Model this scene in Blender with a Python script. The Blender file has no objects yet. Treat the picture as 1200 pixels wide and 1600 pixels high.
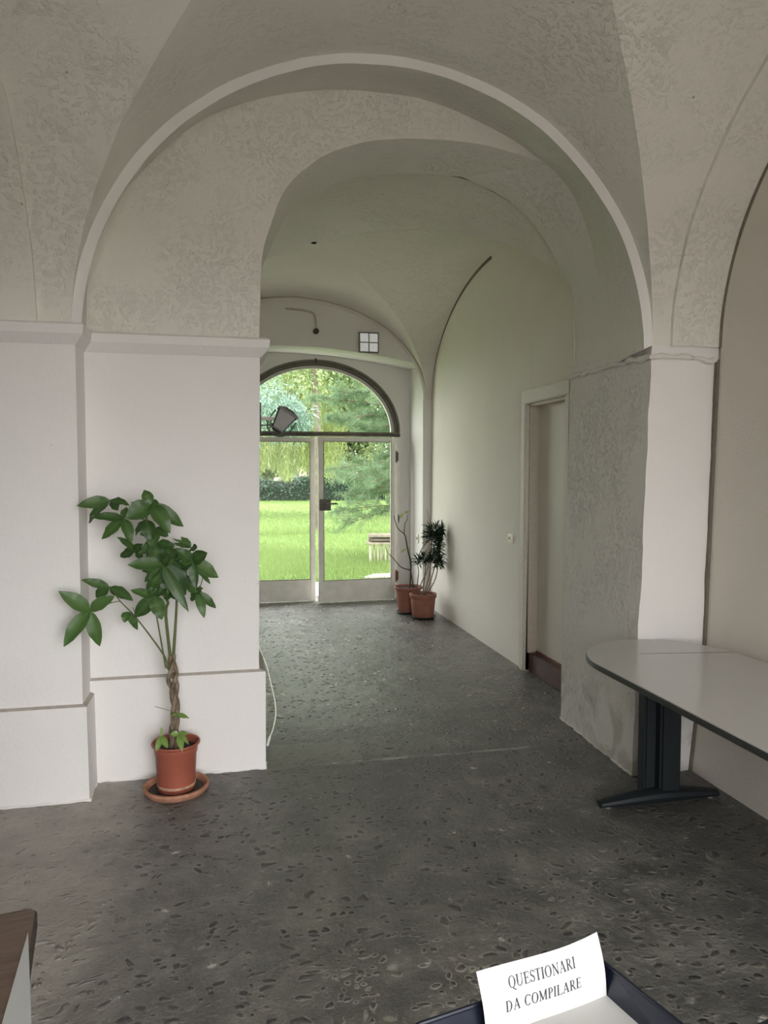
import bpy, bmesh, math, random
import numpy as np
from math import sin, cos, pi, radians, sqrt
from mathutils import Vector, Matrix, noise
random.seed(7); np.random.seed(7)
S = bpy.context.scene
COL = S.collection

# ---------------------------------------------------------------- camera
EYE = (0.0, 0.0, 1.6)
YAW = math.atan(245/1150); PITCH = math.atan(62/1150)
cam = bpy.data.cameras.new('camera'); cam_o = bpy.data.objects.new('camera', cam); COL.objects.link(cam_o)
cam.sensor_fit = 'VERTICAL'; cam.sensor_height = 24.0; cam.sensor_width = 18.0
cam.lens = 24.0*1150/1600
cam.clip_start = 0.02; cam.clip_end = 400
cam_o.location = EYE
cam_o.rotation_euler = (pi/2-PITCH, 0, -YAW)
S.camera = cam_o

# ---------------------------------------------------------------- light and exposure
w = bpy.data.worlds.new('overcast_sky'); S.world = w; w.use_nodes = True
bg = w.node_tree.nodes['Background']
# overcast sky, brightest where the veiled sun stands behind the camera
def _sky():
    t = w.node_tree; n = t.nodes; tc = n.new('ShaderNodeTexCoord'); d = n.new('ShaderNodeVectorMath'); d.operation = 'DOT_PRODUCT'
    d.inputs[1].default_value = Vector((.36, -1.0, .27)).normalized(); t.links.new(tc.outputs['Generated'], d.inputs[0])
    def m(op, a, b):
        x = n.new('ShaderNodeMath'); x.operation = op
        for i, v in enumerate((a, b)):
            if hasattr(v, 'links'): t.links.new(v, x.inputs[i])
            else: x.inputs[i].default_value = v
        return x.outputs[0]
    lobe = m('POWER', m('MAXIMUM', d.outputs['Value'], 0.0), 13.0)
    t.links.new(m('ADD', m('MULTIPLY', lobe, SUNWARD), SKY), bg.inputs['Strength'])
SKY, SUNWARD = 4.1, 3.8
_sky()
bg.inputs['Color'].default_value = (1.0, .985, .985, 1)
def portal(name, loc, rot, sx, sy):
    l = bpy.data.lights.new(name, 'AREA'); l.shape = 'RECTANGLE'; l.size = sx; l.size_y = sy
    l.cycles.is_portal = True
    o = bpy.data.objects.new(name, l); COL.objects.link(o); o.location = loc; o.rotation_euler = rot
portal('sky_portal', (0.72, -1.75, 1.75), (pi/2, 0, 0), 2.9, 3.7)
portal('sky_portal', (1.07, 9.6, 1.5), (pi/2, 0, pi), 2.2, 3.1)
vs = S.view_settings
S.display_settings.display_device = 'sRGB'
vs.view_transform = 'Standard'; vs.look = 'None'; vs.gamma = 1.0; vs.use_curve_mapping = False
vs.exposure = 1.02
S.cycles.use_denoising = True
S.cycles.max_bounces = 12; S.cycles.diffuse_bounces = 8; S.cycles.glossy_bounces = 4
S.cycles.transparent_max_bounces = 16
S.cycles.caustics_reflective = False; S.cycles.caustics_refractive = False

# ---------------------------------------------------------------- mesh helpers
class M:
    def __init__(s): s.v = []; s.f = []
    def add(s, vs_, fs):
        b = len(s.v); s.v += [tuple(p) for p in vs_]; s.f += [tuple(b+i for i in f) for f in fs]; return s
    def grid(s, rows, close=False):
        n = len(rows); m = len(rows[0]); vs_ = [p for r in rows for p in r]; fs = []
        for i in range(n-1):
            for j in range(m if close else m-1):
                k = (j+1) % m
                fs.append((i*m+j, i*m+k, (i+1)*m+k, (i+1)*m+j))
        return s.add(vs_, fs)
    def prism(s, pb, z0, pt, z1):
        n = len(pb)
        v = [(p[0], p[1], z0 if len(p) < 3 else p[2]) for p in pb]+[(p[0], p[1], z1 if len(p) < 3 else p[2]) for p in pt]
        f = [tuple(range(n))[::-1], tuple(range(n, 2*n))]+[(i, (i+1) % n, n+(i+1) % n, n+i) for i in range(n)]
        return s.add(v, f)
    def box(s, x0, x1, y0, y1, z0, z1, bev=0.0):
        if bev <= 0:
            p = [(x0, y0), (x1, y0), (x1, y1), (x0, y1)]; return s.prism(p, z0, p, z1)
        b = bmesh.new(); bmesh.ops.create_cube(b, size=1)
        for v in b.verts:
            v.co = Vector(((x0+x1)/2+v.co.x*(x1-x0), (y0+y1)/2+v.co.y*(y1-y0), (z0+z1)/2+v.co.z*(z1-z0)))
        bmesh.ops.bevel(b, geom=b.edges[:], offset=bev, segments=2, affect='EDGES')
        b.verts.index_update()
        vs_ = [tuple(v.co) for v in b.verts]; fs = [tuple(v.index for v in f.verts) for f in b.faces]; b.free()
        return s.add(vs_, fs)
    def tube(s, pts, r, n=8, cap=True):
        pts = [Vector(p) for p in pts]; k = len(pts)
        if not hasattr(r, '__len__'): r = [r]*k
        up = Vector((0.13, 0.21, 0.97)); rows = []; a = None
        for i, p in enumerate(pts):
            d = (pts[min(i+1, k-1)]-pts[max(i-1, 0)]).normalized()
            if a is None:
                a = d.cross(up)
                if a.length < .1: a = d.cross(Vector((1, 0, 0)))
            a = (a-d*a.dot(d)).normalized(); b = d.cross(a)
            rows.append([tuple(p+(a*cos(2*pi*j/n)+b*sin(2*pi*j/n))*r[i]) for j in range(n)])
        base = len(s.v); s.grid(rows, True)
        if cap:
            s.f.append(tuple(base+j for j in range(n))[::-1]); s.f.append(tuple(base+(k-1)*n+j for j in range(n)))
        return s
    def lathe(s, prof, n=40, c=(0, 0, 0)):
        rows = [[(c[0]+r*cos(2*pi*j/n), c[1]+r*sin(2*pi*j/n), c[2]+z) for j in range(n)] for r, z in prof]
        return s.grid(rows, True)
    def build(s, name, mat=None, parent=None, smooth=True, ang=32, recalc=True, merge=0.0, **props):
        me = bpy.data.meshes.new(name); me.from_pydata(s.v, [], s.f); me.update()
        b = bmesh.new(); b.from_mesh(me)
        if merge: bmesh.ops.remove_doubles(b, verts=b.verts, dist=merge)
        if recalc: bmesh.ops.recalc_face_normals(b, faces=b.faces)
        for f in b.faces: f.smooth = smooth
        for e in b.edges:
            if len(e.link_faces) == 2 and e.calc_face_angle(0) > radians(ang): e.smooth = False
        b.to_mesh(me); b.free()
        o = bpy.data.objects.new(name, me); COL.objects.link(o)
        if mat:
            for m_ in (mat if isinstance(mat, (list, tuple)) else [mat]): me.materials.append(m_)
        if parent: o.parent = parent
        for k_, v_ in props.items(): o[k_] = v_
        return o
def fast_mesh(name, V, F, mat, parent=None, cols=None, **props):
    """V (n,3), F (m,3 or 4); cols (n,) in 0..1 stored as attribute 'tone'"""
    me = bpy.data.meshes.new(name); V = np.asarray(V, np.float32); F = np.asarray(F, np.int32)
    me.vertices.add(len(V)); me.vertices.foreach_set('co', V.ravel())
    k = F.shape[1]; me.loops.add(F.size); me.loops.foreach_set('vertex_index', F.ravel())
    me.polygons.add(len(F)); me.polygons.foreach_set('loop_start', np.arange(0, F.size, k, dtype=np.int32))
    me.update(calc_edges=True)
    if cols is not None:
        a = me.attributes.new('tone', 'FLOAT', 'POINT'); a.data.foreach_set('value', np.asarray(cols, np.float32))
    me.materials.append(mat)
    o = bpy.data.objects.new(name, me); COL.objects.link(o)
    if parent: o.parent = parent
    for k_, v_ in props.items(): o[k_] = v_
    return o
def root(name, loc=(0, 0, 0), rz=0, **props):
    o = bpy.data.objects.new(name, None); COL.objects.link(o); o.location = loc; o.rotation_euler = (0, 0, rz)
    o.empty_display_size = .1
    for k_, v_ in props.items(): o[k_] = v_
    return o
def tag(o, label, cat, group=None):
    o['label'] = label; o['category'] = cat
    if group: o['group'] = group
    return o
ST = dict(kind='structure')
def spline(pts, n):
    pts = [Vector(p) for p in pts]; k = len(pts); out = []
    L = [0]
    for i in range(1, k): L.append(L[-1]+max((pts[i]-pts[i-1]).length, 1e-6))
    for q in range(n):
        t = L[-1]*q/(n-1); i = 0
        while i < k-2 and t > L[i+1]: i += 1
        u = (t-L[i])/(L[i+1]-L[i])
        p0 = pts[max(i-1, 0)]; p1 = pts[i]; p2 = pts[i+1]; p3 = pts[min(i+2, k-1)]
        out.append(.5*((2*p1)+(p2-p0)*u+(2*p0-5*p1+4*p2-p3)*u*u+(3*p1-p0-3*p2+p3)*u**3))
    return out
def jit(p, a=.006, s=3.0):
    n_ = noise.noise_vector(Vector(p)*s)+noise.noise_vector(Vector(p)*s*3.1)*.4
    return (p[0]+n_[0]*a, p[1]+n_[1]*a, p[2]+n_[2]*a)

# ---------------------------------------------------------------- material helpers
class N:
    def __init__(s, name):
        s.m = bpy.data.materials.new(name); s.m.use_nodes = True; s.t = s.m.node_tree
        s.b = s.t.nodes['Principled BSDF']; s.out = s.t.nodes['Material Output']
    def n(s, typ, **kw):
        x = s.t.nodes.new(typ)
        for k, v in kw.items():
            if k.startswith('i_'):
                x.inputs[k[2:].replace('_', ' ')].default_value = v
            else: setattr(x, k, v)
        return x
    def l(s, a, b): s.t.links.new(a, b)
    def coord(s, which='Object', scale=(1, 1, 1)):
        c = s.n('ShaderNodeTexCoord'); mp = s.n('ShaderNodeMapping'); mp.inputs['Scale'].default_value = scale
        s.l(c.outputs[which], mp.inputs['Vector']); return mp.outputs[0]
    def noise(s, vec, scale, detail=4, rough=.55, dist=0.0):
        x = s.n('ShaderNodeTexNoise'); x.inputs['Scale'].default_value = scale; x.inputs['Detail'].default_value = detail
        x.inputs['Roughness'].default_value = rough; x.inputs['Distortion'].default_value = dist
        s.l(vec, x.inputs['Vector']); return x.outputs['Fac']
    def vor(s, vec, scale, feature='F1', out='Distance', rnd=1.0):
        x = s.n('ShaderNodeTexVoronoi'); x.feature = feature; x.inputs['Scale'].default_value = scale
        x.inputs['Randomness'].default_value = rnd
        s.l(vec, x.inputs['Vector']); return x.outputs[out]
    def ramp(s, fac, stops, interp='LINEAR'):
        x = s.n('ShaderNodeValToRGB'); e = x.color_ramp.elements; x.color_ramp.interpolation = interp
        while len(e) < len(stops): e.new(.5)
        for q, (p, c) in zip(e, stops):
            q.position = p; q.color = (c[0], c[1], c[2], 1) if hasattr(c, '__len__') else (c, c, c, 1)
        s.l(fac, x.inputs[0]); return x.outputs['Color']
    def mix(s, fac, a, b, mode='MIX'):
        x = s.n('ShaderNodeMix', data_type='RGBA', blend_type=mode)
        for sock, v in ((x.inputs[0], fac), (x.inputs[6], a), (x.inputs[7], b)):
            if hasattr(v, 'is_linked') or hasattr(v, 'links'): s.l(v, sock)
            elif hasattr(v, '__len__'): sock.default_value = (v[0], v[1], v[2], 1)
            elif sock.type == 'RGBA': sock.default_value = (v, v, v, 1)
            else: sock.default_value = v
        return x.outputs[2]
    def math(s, op, a, b=0.0, c=None, clamp=False):
        x = s.n('ShaderNodeMath', operation=op, use_clamp=clamp)
        for i, v in enumerate((a, b) if c is None else (a, b, c)):
            if hasattr(v, 'links'): s.l(v, x.inputs[i])
            else: x.inputs[i].default_value = v
        return x.outputs[0]
    def bump(s, h, strength=.5, dist=.01, prev=None):
        x = s.n('ShaderNodeBump'); x.inputs['Strength'].default_value = strength; x.inputs['Distance'].default_value = dist
        s.l(h, x.inputs['Height'])
        if prev is not None: s.l(prev, x.inputs['Normal'])
        s.l(x.outputs[0], s.b.inputs['Normal']); return x.outputs[0]
    def set(s, **kw):
        for k, v in kw.items():
            i = s.b.inputs[k.replace('_', ' ')]
            if hasattr(v, 'links'): s.l(v, i)
            elif hasattr(v, '__len__'): i.default_value = (v[0], v[1], v[2], 1)
            else: i.default_value = v
        return s
def simple(name, col, rough=.5, metal=0.0, var=.12, scale=30, bump=0.0, bscale=60, **kw):
    s = N(name); v = s.coord('Object'); f = s.noise(v, scale, 5)
    a = [max(0, c*(1-var)) for c in col]; b = [min(1, c*(1+var)) for c in col]
    s.set(Base_Color=s.ramp(f, [(.3, a), (.7, b)]), Roughness=rough, Metallic=metal, **kw)
    if bump: s.bump(s.noise(v, bscale, 6), bump, .004)
    return s.m

def plaster(name, col, coarse=.35, chips=.4, strong=0.0, damp=False, trowel=0.0, rough=.9):
    s = N(name); v = s.coord('Object')
    big = s.noise(v, .9, 5, .6, .6); mid = s.noise(v, 5, 6, .6); fine = s.noise(v, 60, 5, .6)
    c = s.ramp(big, [(.3, [x*.95 for x in col]), (.7, col)])
    c = s.mix(s.ramp(mid, [(.35, .10), (.62, 0.0)]), c, [x*.88 for x in col])
    # small holes and dark specks in the lime plaster
    d = s.vor(v, 9); m = s.ramp(d, [(.03, 1.0), (.055, 0.0)])
    gate = s.ramp(s.noise(v, 2.3, 3), [(.56, 0.0), (.62, 1.0)])
    spk = s.math('MULTIPLY', m, gate)
    c = s.mix(s.math('MULTIPLY', spk, .6*chips), c, (.16, .14, .11))
    if damp:
        sep = s.n('ShaderNodeSeparateXYZ'); s.l(v, sep.inputs[0])
        low = s.ramp(s.math('ADD', sep.outputs['Z'], s.math('MULTIPLY', s.noise(v, 3.2, 5), .55)), [(.50, 1.0), (.72, 0.0)])
        blot = s.ramp(s.noise(v, 3.6, 4, .6, .8), [(.46, 0.0), (.58, 1.0)])
        c = s.mix(s.math('MULTIPLY', s.math('MULTIPLY', low, blot), .45), c, (.30, .28, .22))
    s.set(Base_Color=c, Roughness=rough)
    h = s.math('ADD', s.math('MULTIPLY', mid, coarse), s.math('MULTIPLY', fine, .10))
    h = s.math('SUBTRACT', h, s.math('MULTIPLY', spk, .5*chips))
    nb = s.bump(h, .55, .035)
    if trowel:
        # ridges left by the float: short flakes, gated into patches
        vv = s.coord('Object', (.8, .8, .8)); wv = s.n('ShaderNodeVectorMath', operation='MULTIPLY_ADD')
        tn = s.n('ShaderNodeTexNoise'); tn.inputs['Scale'].default_value = 7; s.l(vv, tn.inputs['Vector'])
        s.l(tn.outputs['Color'], wv.inputs[0]); wv.inputs[1].default_value = (.10, .10, .10); s.l(vv, wv.inputs[2])
        r = s.ramp(s.noise(wv.outputs[0], 48, 5, .65), [(.52, 0.0), (.64, .8), (.72, 1.0)])
        r = s.math('ADD', r, s.ramp(s.noise(wv.outputs[0], 19, 6, .7), [(.56, 0.0), (.64, .8), (.75, 1.0)]))
        g = s.ramp(s.noise(v, 2.6, 3), [(.40, 0.1), (.58, 1.0)])
        nb = s.bump(s.math('MULTIPLY', r, g), trowel, .012, nb)
    return s.m

# ---------------------------------------------------------------- materials of the building
m_wall = plaster('lime_plaster', (.80, .785, .765), coarse=.30)
m_vault = plaster('vault_plaster', (.755, .74, .68), coarse=.5, chips=.9, trowel=.5)
m_vault2 = plaster('corridor_vault_plaster', (.77, .735, .68), coarse=.5, chips=1.0, trowel=.5)
m_smooth = plaster('smooth_wall_plaster', (.68, .64, .57), coarse=.12, chips=.0)
m_rough = plaster('coarse_pillar_plaster', (.74, .72, .68), coarse=.6, chips=.2, trowel=.65, damp=True)
m_pillar = plaster('pillar_plaster', (.80, .78, .76), coarse=.35, damp=True, trowel=.1)
m_corr = plaster('corridor_wall_plaster', (.82, .785, .73), coarse=.15, chips=.15)

def floor_mat():
    s = N('pebble_concrete_floor'); v = s.coord('Object')
    sep = s.n('ShaderNodeSeparateXYZ'); s.l(v, sep.inputs[0]); X, Y = sep.outputs['X'], sep.outputs['Y']
    # warp so that pebbles are elongated in changing directions
    def warp(vec, sc, amt):
        tn = s.n('ShaderNodeTexNoise'); tn.inputs['Scale'].default_value = sc; tn.inputs['Detail'].default_value = 2
        s.l(vec, tn.inputs['Vector']); wv = s.n('ShaderNodeVectorMath', operation='MULTIPLY_ADD')
        s.l(tn.outputs['Color'], wv.inputs[0]); wv.inputs[1].default_value = (amt, amt, 0); s.l(vec, wv.inputs[2]); return wv.outputs[0]
    pv = warp(s.coord('Object', (1.0, 1.25, 1.0)), 5.5, .16)
    vo = s.n('ShaderNodeTexVoronoi'); vo.inputs['Scale'].default_value = 25; s.l(pv, vo.inputs['Vector'])
    sc = s.n('ShaderNodeSeparateColor'); s.l(vo.outputs['Color'], sc.inputs[0])
    # each cell holds at most one pebble with its own size
    size = s.math('MULTIPLY_ADD', sc.outputs[0], .34, .20)
    rel = s.math('DIVIDE', vo.outputs['Distance'], size)
    peb = s.ramp(rel, [(.80, 1.0), (1.0, 0.0)])
    rim = s.ramp(rel, [(.82, 0.0), (1.0, 1.0), (1.0, 1.0)])
    rim = s.math('MULTIPLY', rim, s.ramp(s.math('SUBTRACT', rel, .35), [(.65, 1.0), (1.0, 0.0)]))
    worn = s.ramp(s.noise(v, 1.1, 4, .6, .5), [(.34, .45), (.52, 1.0)])
    big = s.noise(v, .55, 4, .6, .5); mid = s.noise(v, 4.5, 6, .65); fine = s.noise(v, 75, 4, .6)
    mort = s.ramp(mid, [(.30, (.062, .061, .057)), (.48, (.115, .112, .103)), (.66, (.21, .203, .185))])
    mort = s.mix(s.ramp(fine, [(.42, 0.0), (.75, .6)]), mort, (.21, .205, .19))
    mort = s.mix(s.ramp(big, [(.38, .65), (.58, 0.0)]), mort, (.058, .058, .056))
    mort = s.mix(s.ramp(s.noise(v, 2.2, 6, .7, 1.2), [(.50, 0.0), (.66, .55)]), mort, (.24, .225, .195))
    pc = s.ramp(sc.outputs[1], [(.0, (.022, .022, .022)), (.4, (.045, .043, .040)), (.72, (.075, .068, .058)), (.93, (.10, .085, .07)), (1.0, (.22, .21, .19))])
    keep = s.ramp(sc.outputs[2], [(.22, 0.0), (.28, 1.0)])
    pm = s.math('MULTIPLY', s.math('MULTIPLY', peb, keep), worn)
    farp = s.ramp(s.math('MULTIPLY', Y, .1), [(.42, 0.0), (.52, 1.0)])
    glint_peb = s.math('MULTIPLY', s.math('MULTIPLY', farp, s.ramp(sc.outputs[1], [(.60, 0.0), (.66, 1.0)])), s.ramp(s.math('ADD', X, s.noise(v, 1.6, 3)), [(.0, 1.0), (1.0, .9), (1.0, .9)]))
    glint_peb = s.math('MULTIPLY', glint_peb, s.math('LESS_THAN', s.math('ADD', X, s.math('MULTIPLY', s.noise(v, 1.3, 3), .8)), 1.55))
    pc = s.mix(s.math('MULTIPLY', glint_peb, .8), pc, (.38, .37, .33))  # far pebbles painted pale as glints of the garden door
    c = s.mix(pm, mort, pc)
    # pale mortar rings, strongest in the worn patch in front
    def blob(cx, cy, r0, r1):
        a = s.math('SUBTRACT', X, cx); b = s.math('SUBTRACT', Y, cy)
        d = s.math('SQRT', s.math('ADD', s.math('MULTIPLY', a, a), s.math('MULTIPLY', b, b)))
        d = s.math('ADD', d, s.math('MULTIPLY_ADD', s.noise(v, 3.5, 4, .6), .5, -.25))
        return s.ramp(d, [(r0, 1.0), (r1, 0.0)])
    b1 = blob(.62, 2.02, .22, .55); b2 = blob(1.42, 2.5, .12, .50)
    ring = s.math('MULTIPLY', s.math('MULTIPLY', rim, keep), s.math('MAXIMUM', s.math('MAXIMUM', b1, s.math('MULTIPLY', b2, .7)), .22))
    c = s.mix(s.math('MULTIPLY', ring, .9), c, (.40, .385, .34))
    c = s.mix(s.math('MULTIPLY', s.math('MAXIMUM', b1, b2), s.ramp(mid, [(.45, 0.0), (.7, .45)])), c, (.26, .25, .22))
    # bare mortar strip along the left pilaster
    e = s.math('ADD', X, s.math('MULTIPLY_ADD', s.noise(v, 2.5, 5, .65), .55, .0))
    strip = s.math('MULTIPLY', s.ramp(s.math('MULTIPLY', e, -1.0), [(.04, 0.0), (.30, 1.0)]), s.math('LESS_THAN', Y, 4.2))
    c = s.mix(s.math('MULTIPLY', strip, .9), c, s.ramp(mid, [(.3, (.27, .25, .22)), (.7, (.42, .395, .35))]))
    # pale repair patches and the worn joint at the threshold
    def rect(x0, x1, y0, y1, amp=.12):
        nx = s.math('MULTIPLY_ADD', s.noise(v, 4, 4, .6), amp*2, -amp)
        a = s.math('ADD', X, nx); b = s.math('ADD', Y, s.math('MULTIPLY', nx, .8))
        q = s.math('MULTIPLY', s.math('GREATER_THAN', a, x0), s.math('LESS_THAN', a, x1))
        return s.math('MULTIPLY', q, s.math('MULTIPLY', s.math('GREATER_THAN', b, y0), s.math('LESS_THAN', b, y1)))
    p1 = rect(.20, .72, 3.92, 4.28); c = s.mix(s.math('MULTIPLY', p1, .6), c, s.ramp(mid, [(.3, (.15, .145, .12)), (.7, (.23, .22, .19))]))
    p2 = rect(.55, 1.75, 3.93, 3.955, .01); c = s.mix(s.math('MULTIPLY', p2, s.ramp(s.noise(v, 5, 3), [(.38, 0.1), (.52, .9)])), c, (.34, .33, .29))
    p3 = rect(.10, 2.1, 3.60, 3.93, .015); c = s.mix(s.math('MULTIPLY', p3, .35), c, (.085, .083, .078))
    # white scuffs, then far specks painted in as glints of door light
    sc2 = s.math('MULTIPLY', s.ramp(s.vor(v, 5.5), [(.09, 1.0), (.13, 0.0)]), s.ramp(s.noise(v, 26, 4, .7), [(.52, 0.0), (.57, 1.0)]))
    c = s.mix(s.math('MULTIPLY', sc2, .8), c, (.55, .54, .50))
    glint = s.math('MULTIPLY', s.ramp(s.vor(s.coord('Object', (1, .8, 1)), 15), [(.16, 1.0), (.24, 0.0)]), s.ramp(s.noise(v, 3.0, 4, .6), [(.47, 0.0), (.53, 1.0)]))
    glint = s.math('MULTIPLY', glint, s.math('MULTIPLY', farp, s.math('LESS_THAN', s.math('ADD', X, s.math('MULTIPLY', s.noise(v, 1.1, 3), 1.0)), 1.75)))
    c = s.mix(s.math('MULTIPLY', glint, .85), c, (.62, .61, .57))
    far = s.ramp(s.math('MULTIPLY', Y, .1), [(.40, 0.0), (.50, 1.0)])
    rough = s.math('SUBTRACT', .56, s.math('MULTIPLY', far, s.math('MULTIPLY_ADD', pm, .24, .24)))
    rough = s.math('ADD', rough, s.math('MULTIPLY_ADD', mid, .22, -.11))
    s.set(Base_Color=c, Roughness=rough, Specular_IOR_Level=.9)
    dome = s.math('MULTIPLY', s.math('MULTIPLY', s.math('SUBTRACT', 1.0, s.math('MINIMUM', rel, 1.0)), keep), 1.0)
    h = s.math('ADD', s.math('MULTIPLY', dome, s.math('MULTIPLY_ADD', far, .05, .35)), s.math('MULTIPLY', mid, .8))
    nb = s.bump(h, 1.0, .035)
    s.bump(fine, .4, .008, nb)
    return s.m
m_floor = floor_mat()

# ---------------------------------------------------------------- floor
g = M()
g.box(-4.0, 3.0, -1.8, 9.45, -.12, 0.0)
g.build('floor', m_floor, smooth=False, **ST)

# ---------------------------------------------------------------- first bay: vault geometry
XC, AO, BO, Z0 = .72, 1.43, 1.375, 2.25
YC = 1.85
def yfront(x): return 3.755+(3.46-3.755)*(x+.71)/2.86
def ycorner(sgn): return 3.46 if sgn > 0 else 3.755
NB = 110
# outlines of the arch wall, as (x, y, z) curves from the left springing to the right one
def ell(cx, a, z0, b, n, yf):
    out = []
    for i in range(n):
        t = pi*(1-i/(n-1)); x = cx+a*cos(t); out.append((x, yf(x), z0+b*sin(t)))
    return out
S0 = ell(XC, AO, Z0, BO, NB, yfront)
S1 = ell(XC, AO-.047, Z0-.02, BO-.028, NB, yfront)
left2 = [(-.69, 2.25), (-.684, 2.36), (-.67, 2.55), (-.625, 2.74), (-.468, 3.033), (-.154, 3.359), (.168, 3.528), (.499, 3.608), (.842, 3.63), (1.197, 3.59), (1.568, 3.455), (1.79, 3.335)]
right2 = [(1.79, 3.335), (1.93, 3.20), (2.04, 2.99), (2.11, 2.75), (2.145, 2.5), (2.15, 2.2)]
left3 = [(.172, 2.25), (.176, 2.5), (.190, 2.72), (.232, 2.87), (.329, 3.096), (.497, 3.257), (.702, 3.352), (.912, 3.394), (1.198, 3.416), (1.418, 3.407), (1.62, 3.375), (1.79, 3.335)]
left4 = [(.172, 2.25), (.176, 2.5), (.19, 2.70), (.235, 2.84), (.35, 3.08), (.52, 3.24), (.78, 3.351), (.99, 3.382), (1.22, 3.402), (1.422, 3.396)]
right4 = [(1.422, 3.396), (1.645, 3.315), (1.83, 3.21), (1.965, 3.06), (2.085, 2.87), (2.145, 2.79), (2.175, 2.5), (2.175, 2.2)]
NL = 80; NR = 30
YT, YB = 3.97, 4.39
def flat(pts, n, y): return [(p[0], y, p[1]) for p in spline([(a, b, 0) for a, b in pts], n)]
S2 = flat(left2, NL, YT)+flat(right2, NR, YT)
S3 = flat(left3, NL, YT)+flat(right2, NR, YT)
S4 = flat(left4, NL, YB)+flat(right4, NR, YB)
def loft(a, b, m, e0=True, e1=True, amp=.006, curve=0.0):
    rows = []
    for i in range(m):
        u = i/(m-1)
        rows.append([jit(tuple(pa[k]*(1-u)+pb[k]*u for k in range(3)), amp) for pa, pb in zip(a, b)])
    return rows
def resamp(a, n):
    return [tuple(p) for p in spline(a, n)]
aw = M()
aw.grid(loft(S0, S1, 3))
S1r = resamp(S1, NL+NR)
aw.grid(loft(S1r, S2, 12))
aw.grid(loft(S2[:NL], S3[:NL], 26))
aw.grid(loft(S3, S4, 14))
# back face towards the corridor
xc2, a2, z2, b2, yc2, p2 = .75, 1.545, 2.44, 1.12, 6.4, 2.0
V4 = ell(xc2, a2+.02, z2, b2, NL+NR, lambda x: YB)
aw.grid(loft(S4, V4, 6, amp=0))
o = aw.build('wall_front', [m_vault, m_wall], recalc=False, **ST)
for i in range(2*(NB-1)): o.data.polygons[i].material_index = 1  # paler plaster on the arch face paints in the light it catches
# piers under the arch wall
pw = M()
pw.prism([(-4, 3.755), (-.70, 3.755), (-.70, 4.39), (-4, 4.39)], 0, [(-4, 3.755), (-.697, 3.755), (-.697, 4.39), (-4, 4.39)], 2.30)
pw.prism([(-.75, 3.975), (.150, 3.975), (.150, 4.39), (-.75, 4.39)], 0, [(-.75, 3.975), (.178, 3.975), (.178, 4.39), (-.75, 4.39)], 2.30)
pw.build('wall_front_pier', m_wall, smooth=False, **ST)
# plaster filling the strip over the left pilaster, beyond the arch
rp = M()
nx, nz = 10, 60
rp.prism([(2.07, 3.445), (2.52, 3.445), (2.52, 4.39), (2.115, 4.39)], 0, [(2.15, 3.46), (2.58, 3.46), (2.58, 4.39), (2.155, 4.39)], 2.275)
# split the tall faces finely so that the old plaster can undulate
b = bmesh.new(); me = bpy.data.meshes.new('t'); me.from_pydata(rp.v, [], rp.f); b.from_mesh(me)
bmesh.ops.subdivide_edges(b, edges=[e for e in b.edges if abs(e.verts[0].co.z-e.verts[1].co.z) > 1], cuts=50)
bmesh.ops.subdivide_edges(b, edges=[e for e in b.edges if abs(e.verts[0].co.z-e.verts[1].co.z) < .01 and e.calc_length() > .2], cuts=12, use_grid_fill=True)
for v in b.verts: v.co = Vector(jit(v.co, .007, 5.0))
b.verts.index_update()
rp = M(); rp.v = [tuple(v.co) for v in b.verts]; rp.f = [tuple(v.index for v in f.verts) for f in b.faces]
side = [i for i, f in enumerate(b.faces) if f.calc_center_median().x < 2.2 and abs(f.normal.x) > .7]
b.free(); bpy.data.meshes.remove(me)
o = rp.build('wall_right_pillar', [m_pillar, m_rough], recalc=False, **ST)
for i in side: o.data.polygons[i].material_index = 1
# ledge of broken plaster round the head of the pillar
lg = M(); n = 60; path = spline([(2.145, 4.39, 2.205), (2.14, 3.9, 2.205), (2.135, 3.47, 2.20), (2.145, 3.448, 2.20), (2.3, 3.448, 2.195), (2.52, 3.45, 2.185)], n)
lg.tube([jit(p, .012, 14) for p in path], [.014+.009*noise.noise(Vector(p)*17) for p in path], 8)
lg.build('trim_1', m_rough, **ST)

# cornice on the left piers
cr = M()
def lpath(d): return [(-3.99, 3.755-d), (-.70+d, 3.755-d), (-.70+d, 3.975-d), (.178+d, 3.975-d), (.178+d, 4.41), (-3.99, 4.41)]
cr.prism(lpath(.006), 2.205, lpath(.045), 2.25); cr.prism(lpath(.045), 2.2501, lpath(.05), 2.292); cr.prism(lpath(.05), 2.2921, lpath(.035), 2.302)
cr.build('trim_2', m_wall, smooth=False, **ST)
# plinth
pl = M()
def pp(d, x0, x1, y0): return [(x0, y0-d), (x1+d, y0-d), (x1+d, 4.385), (x0, 4.385)]
pl.prism(pp(.028, -3.98, -.70, 3.755), 0, pp(.022, -3.98, -.70, 3.755), .465); pl.prism(pp(.022, -3.98, -.70, 3.755), .4651, pp(.002, -3.98, -.70, 3.755), .475)
pl.prism(pp(.028, -.73, .160, 3.975), 0, pp(.022, -.73, .170, 3.975), .531); pl.prism(pp(.022, -.73, .170, 3.975), .5311, pp(.002, -.73, .160, 3.975), .542)
o = pl.build('baseboard_left', [m_wall, simple('shaded_dusty_ledge', (.42, .39, .35), .95)], smooth=False, **ST)  # ledge chamfer darkened by colour for its shadow line, and dust
for f_ in o.data.polygons:
    if f_.center.z > .455 and f_.center.z < .55 and abs(f_.normal.z) > .2 and abs(f_.normal.z) < .95: f_.material_index = 1

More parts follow.
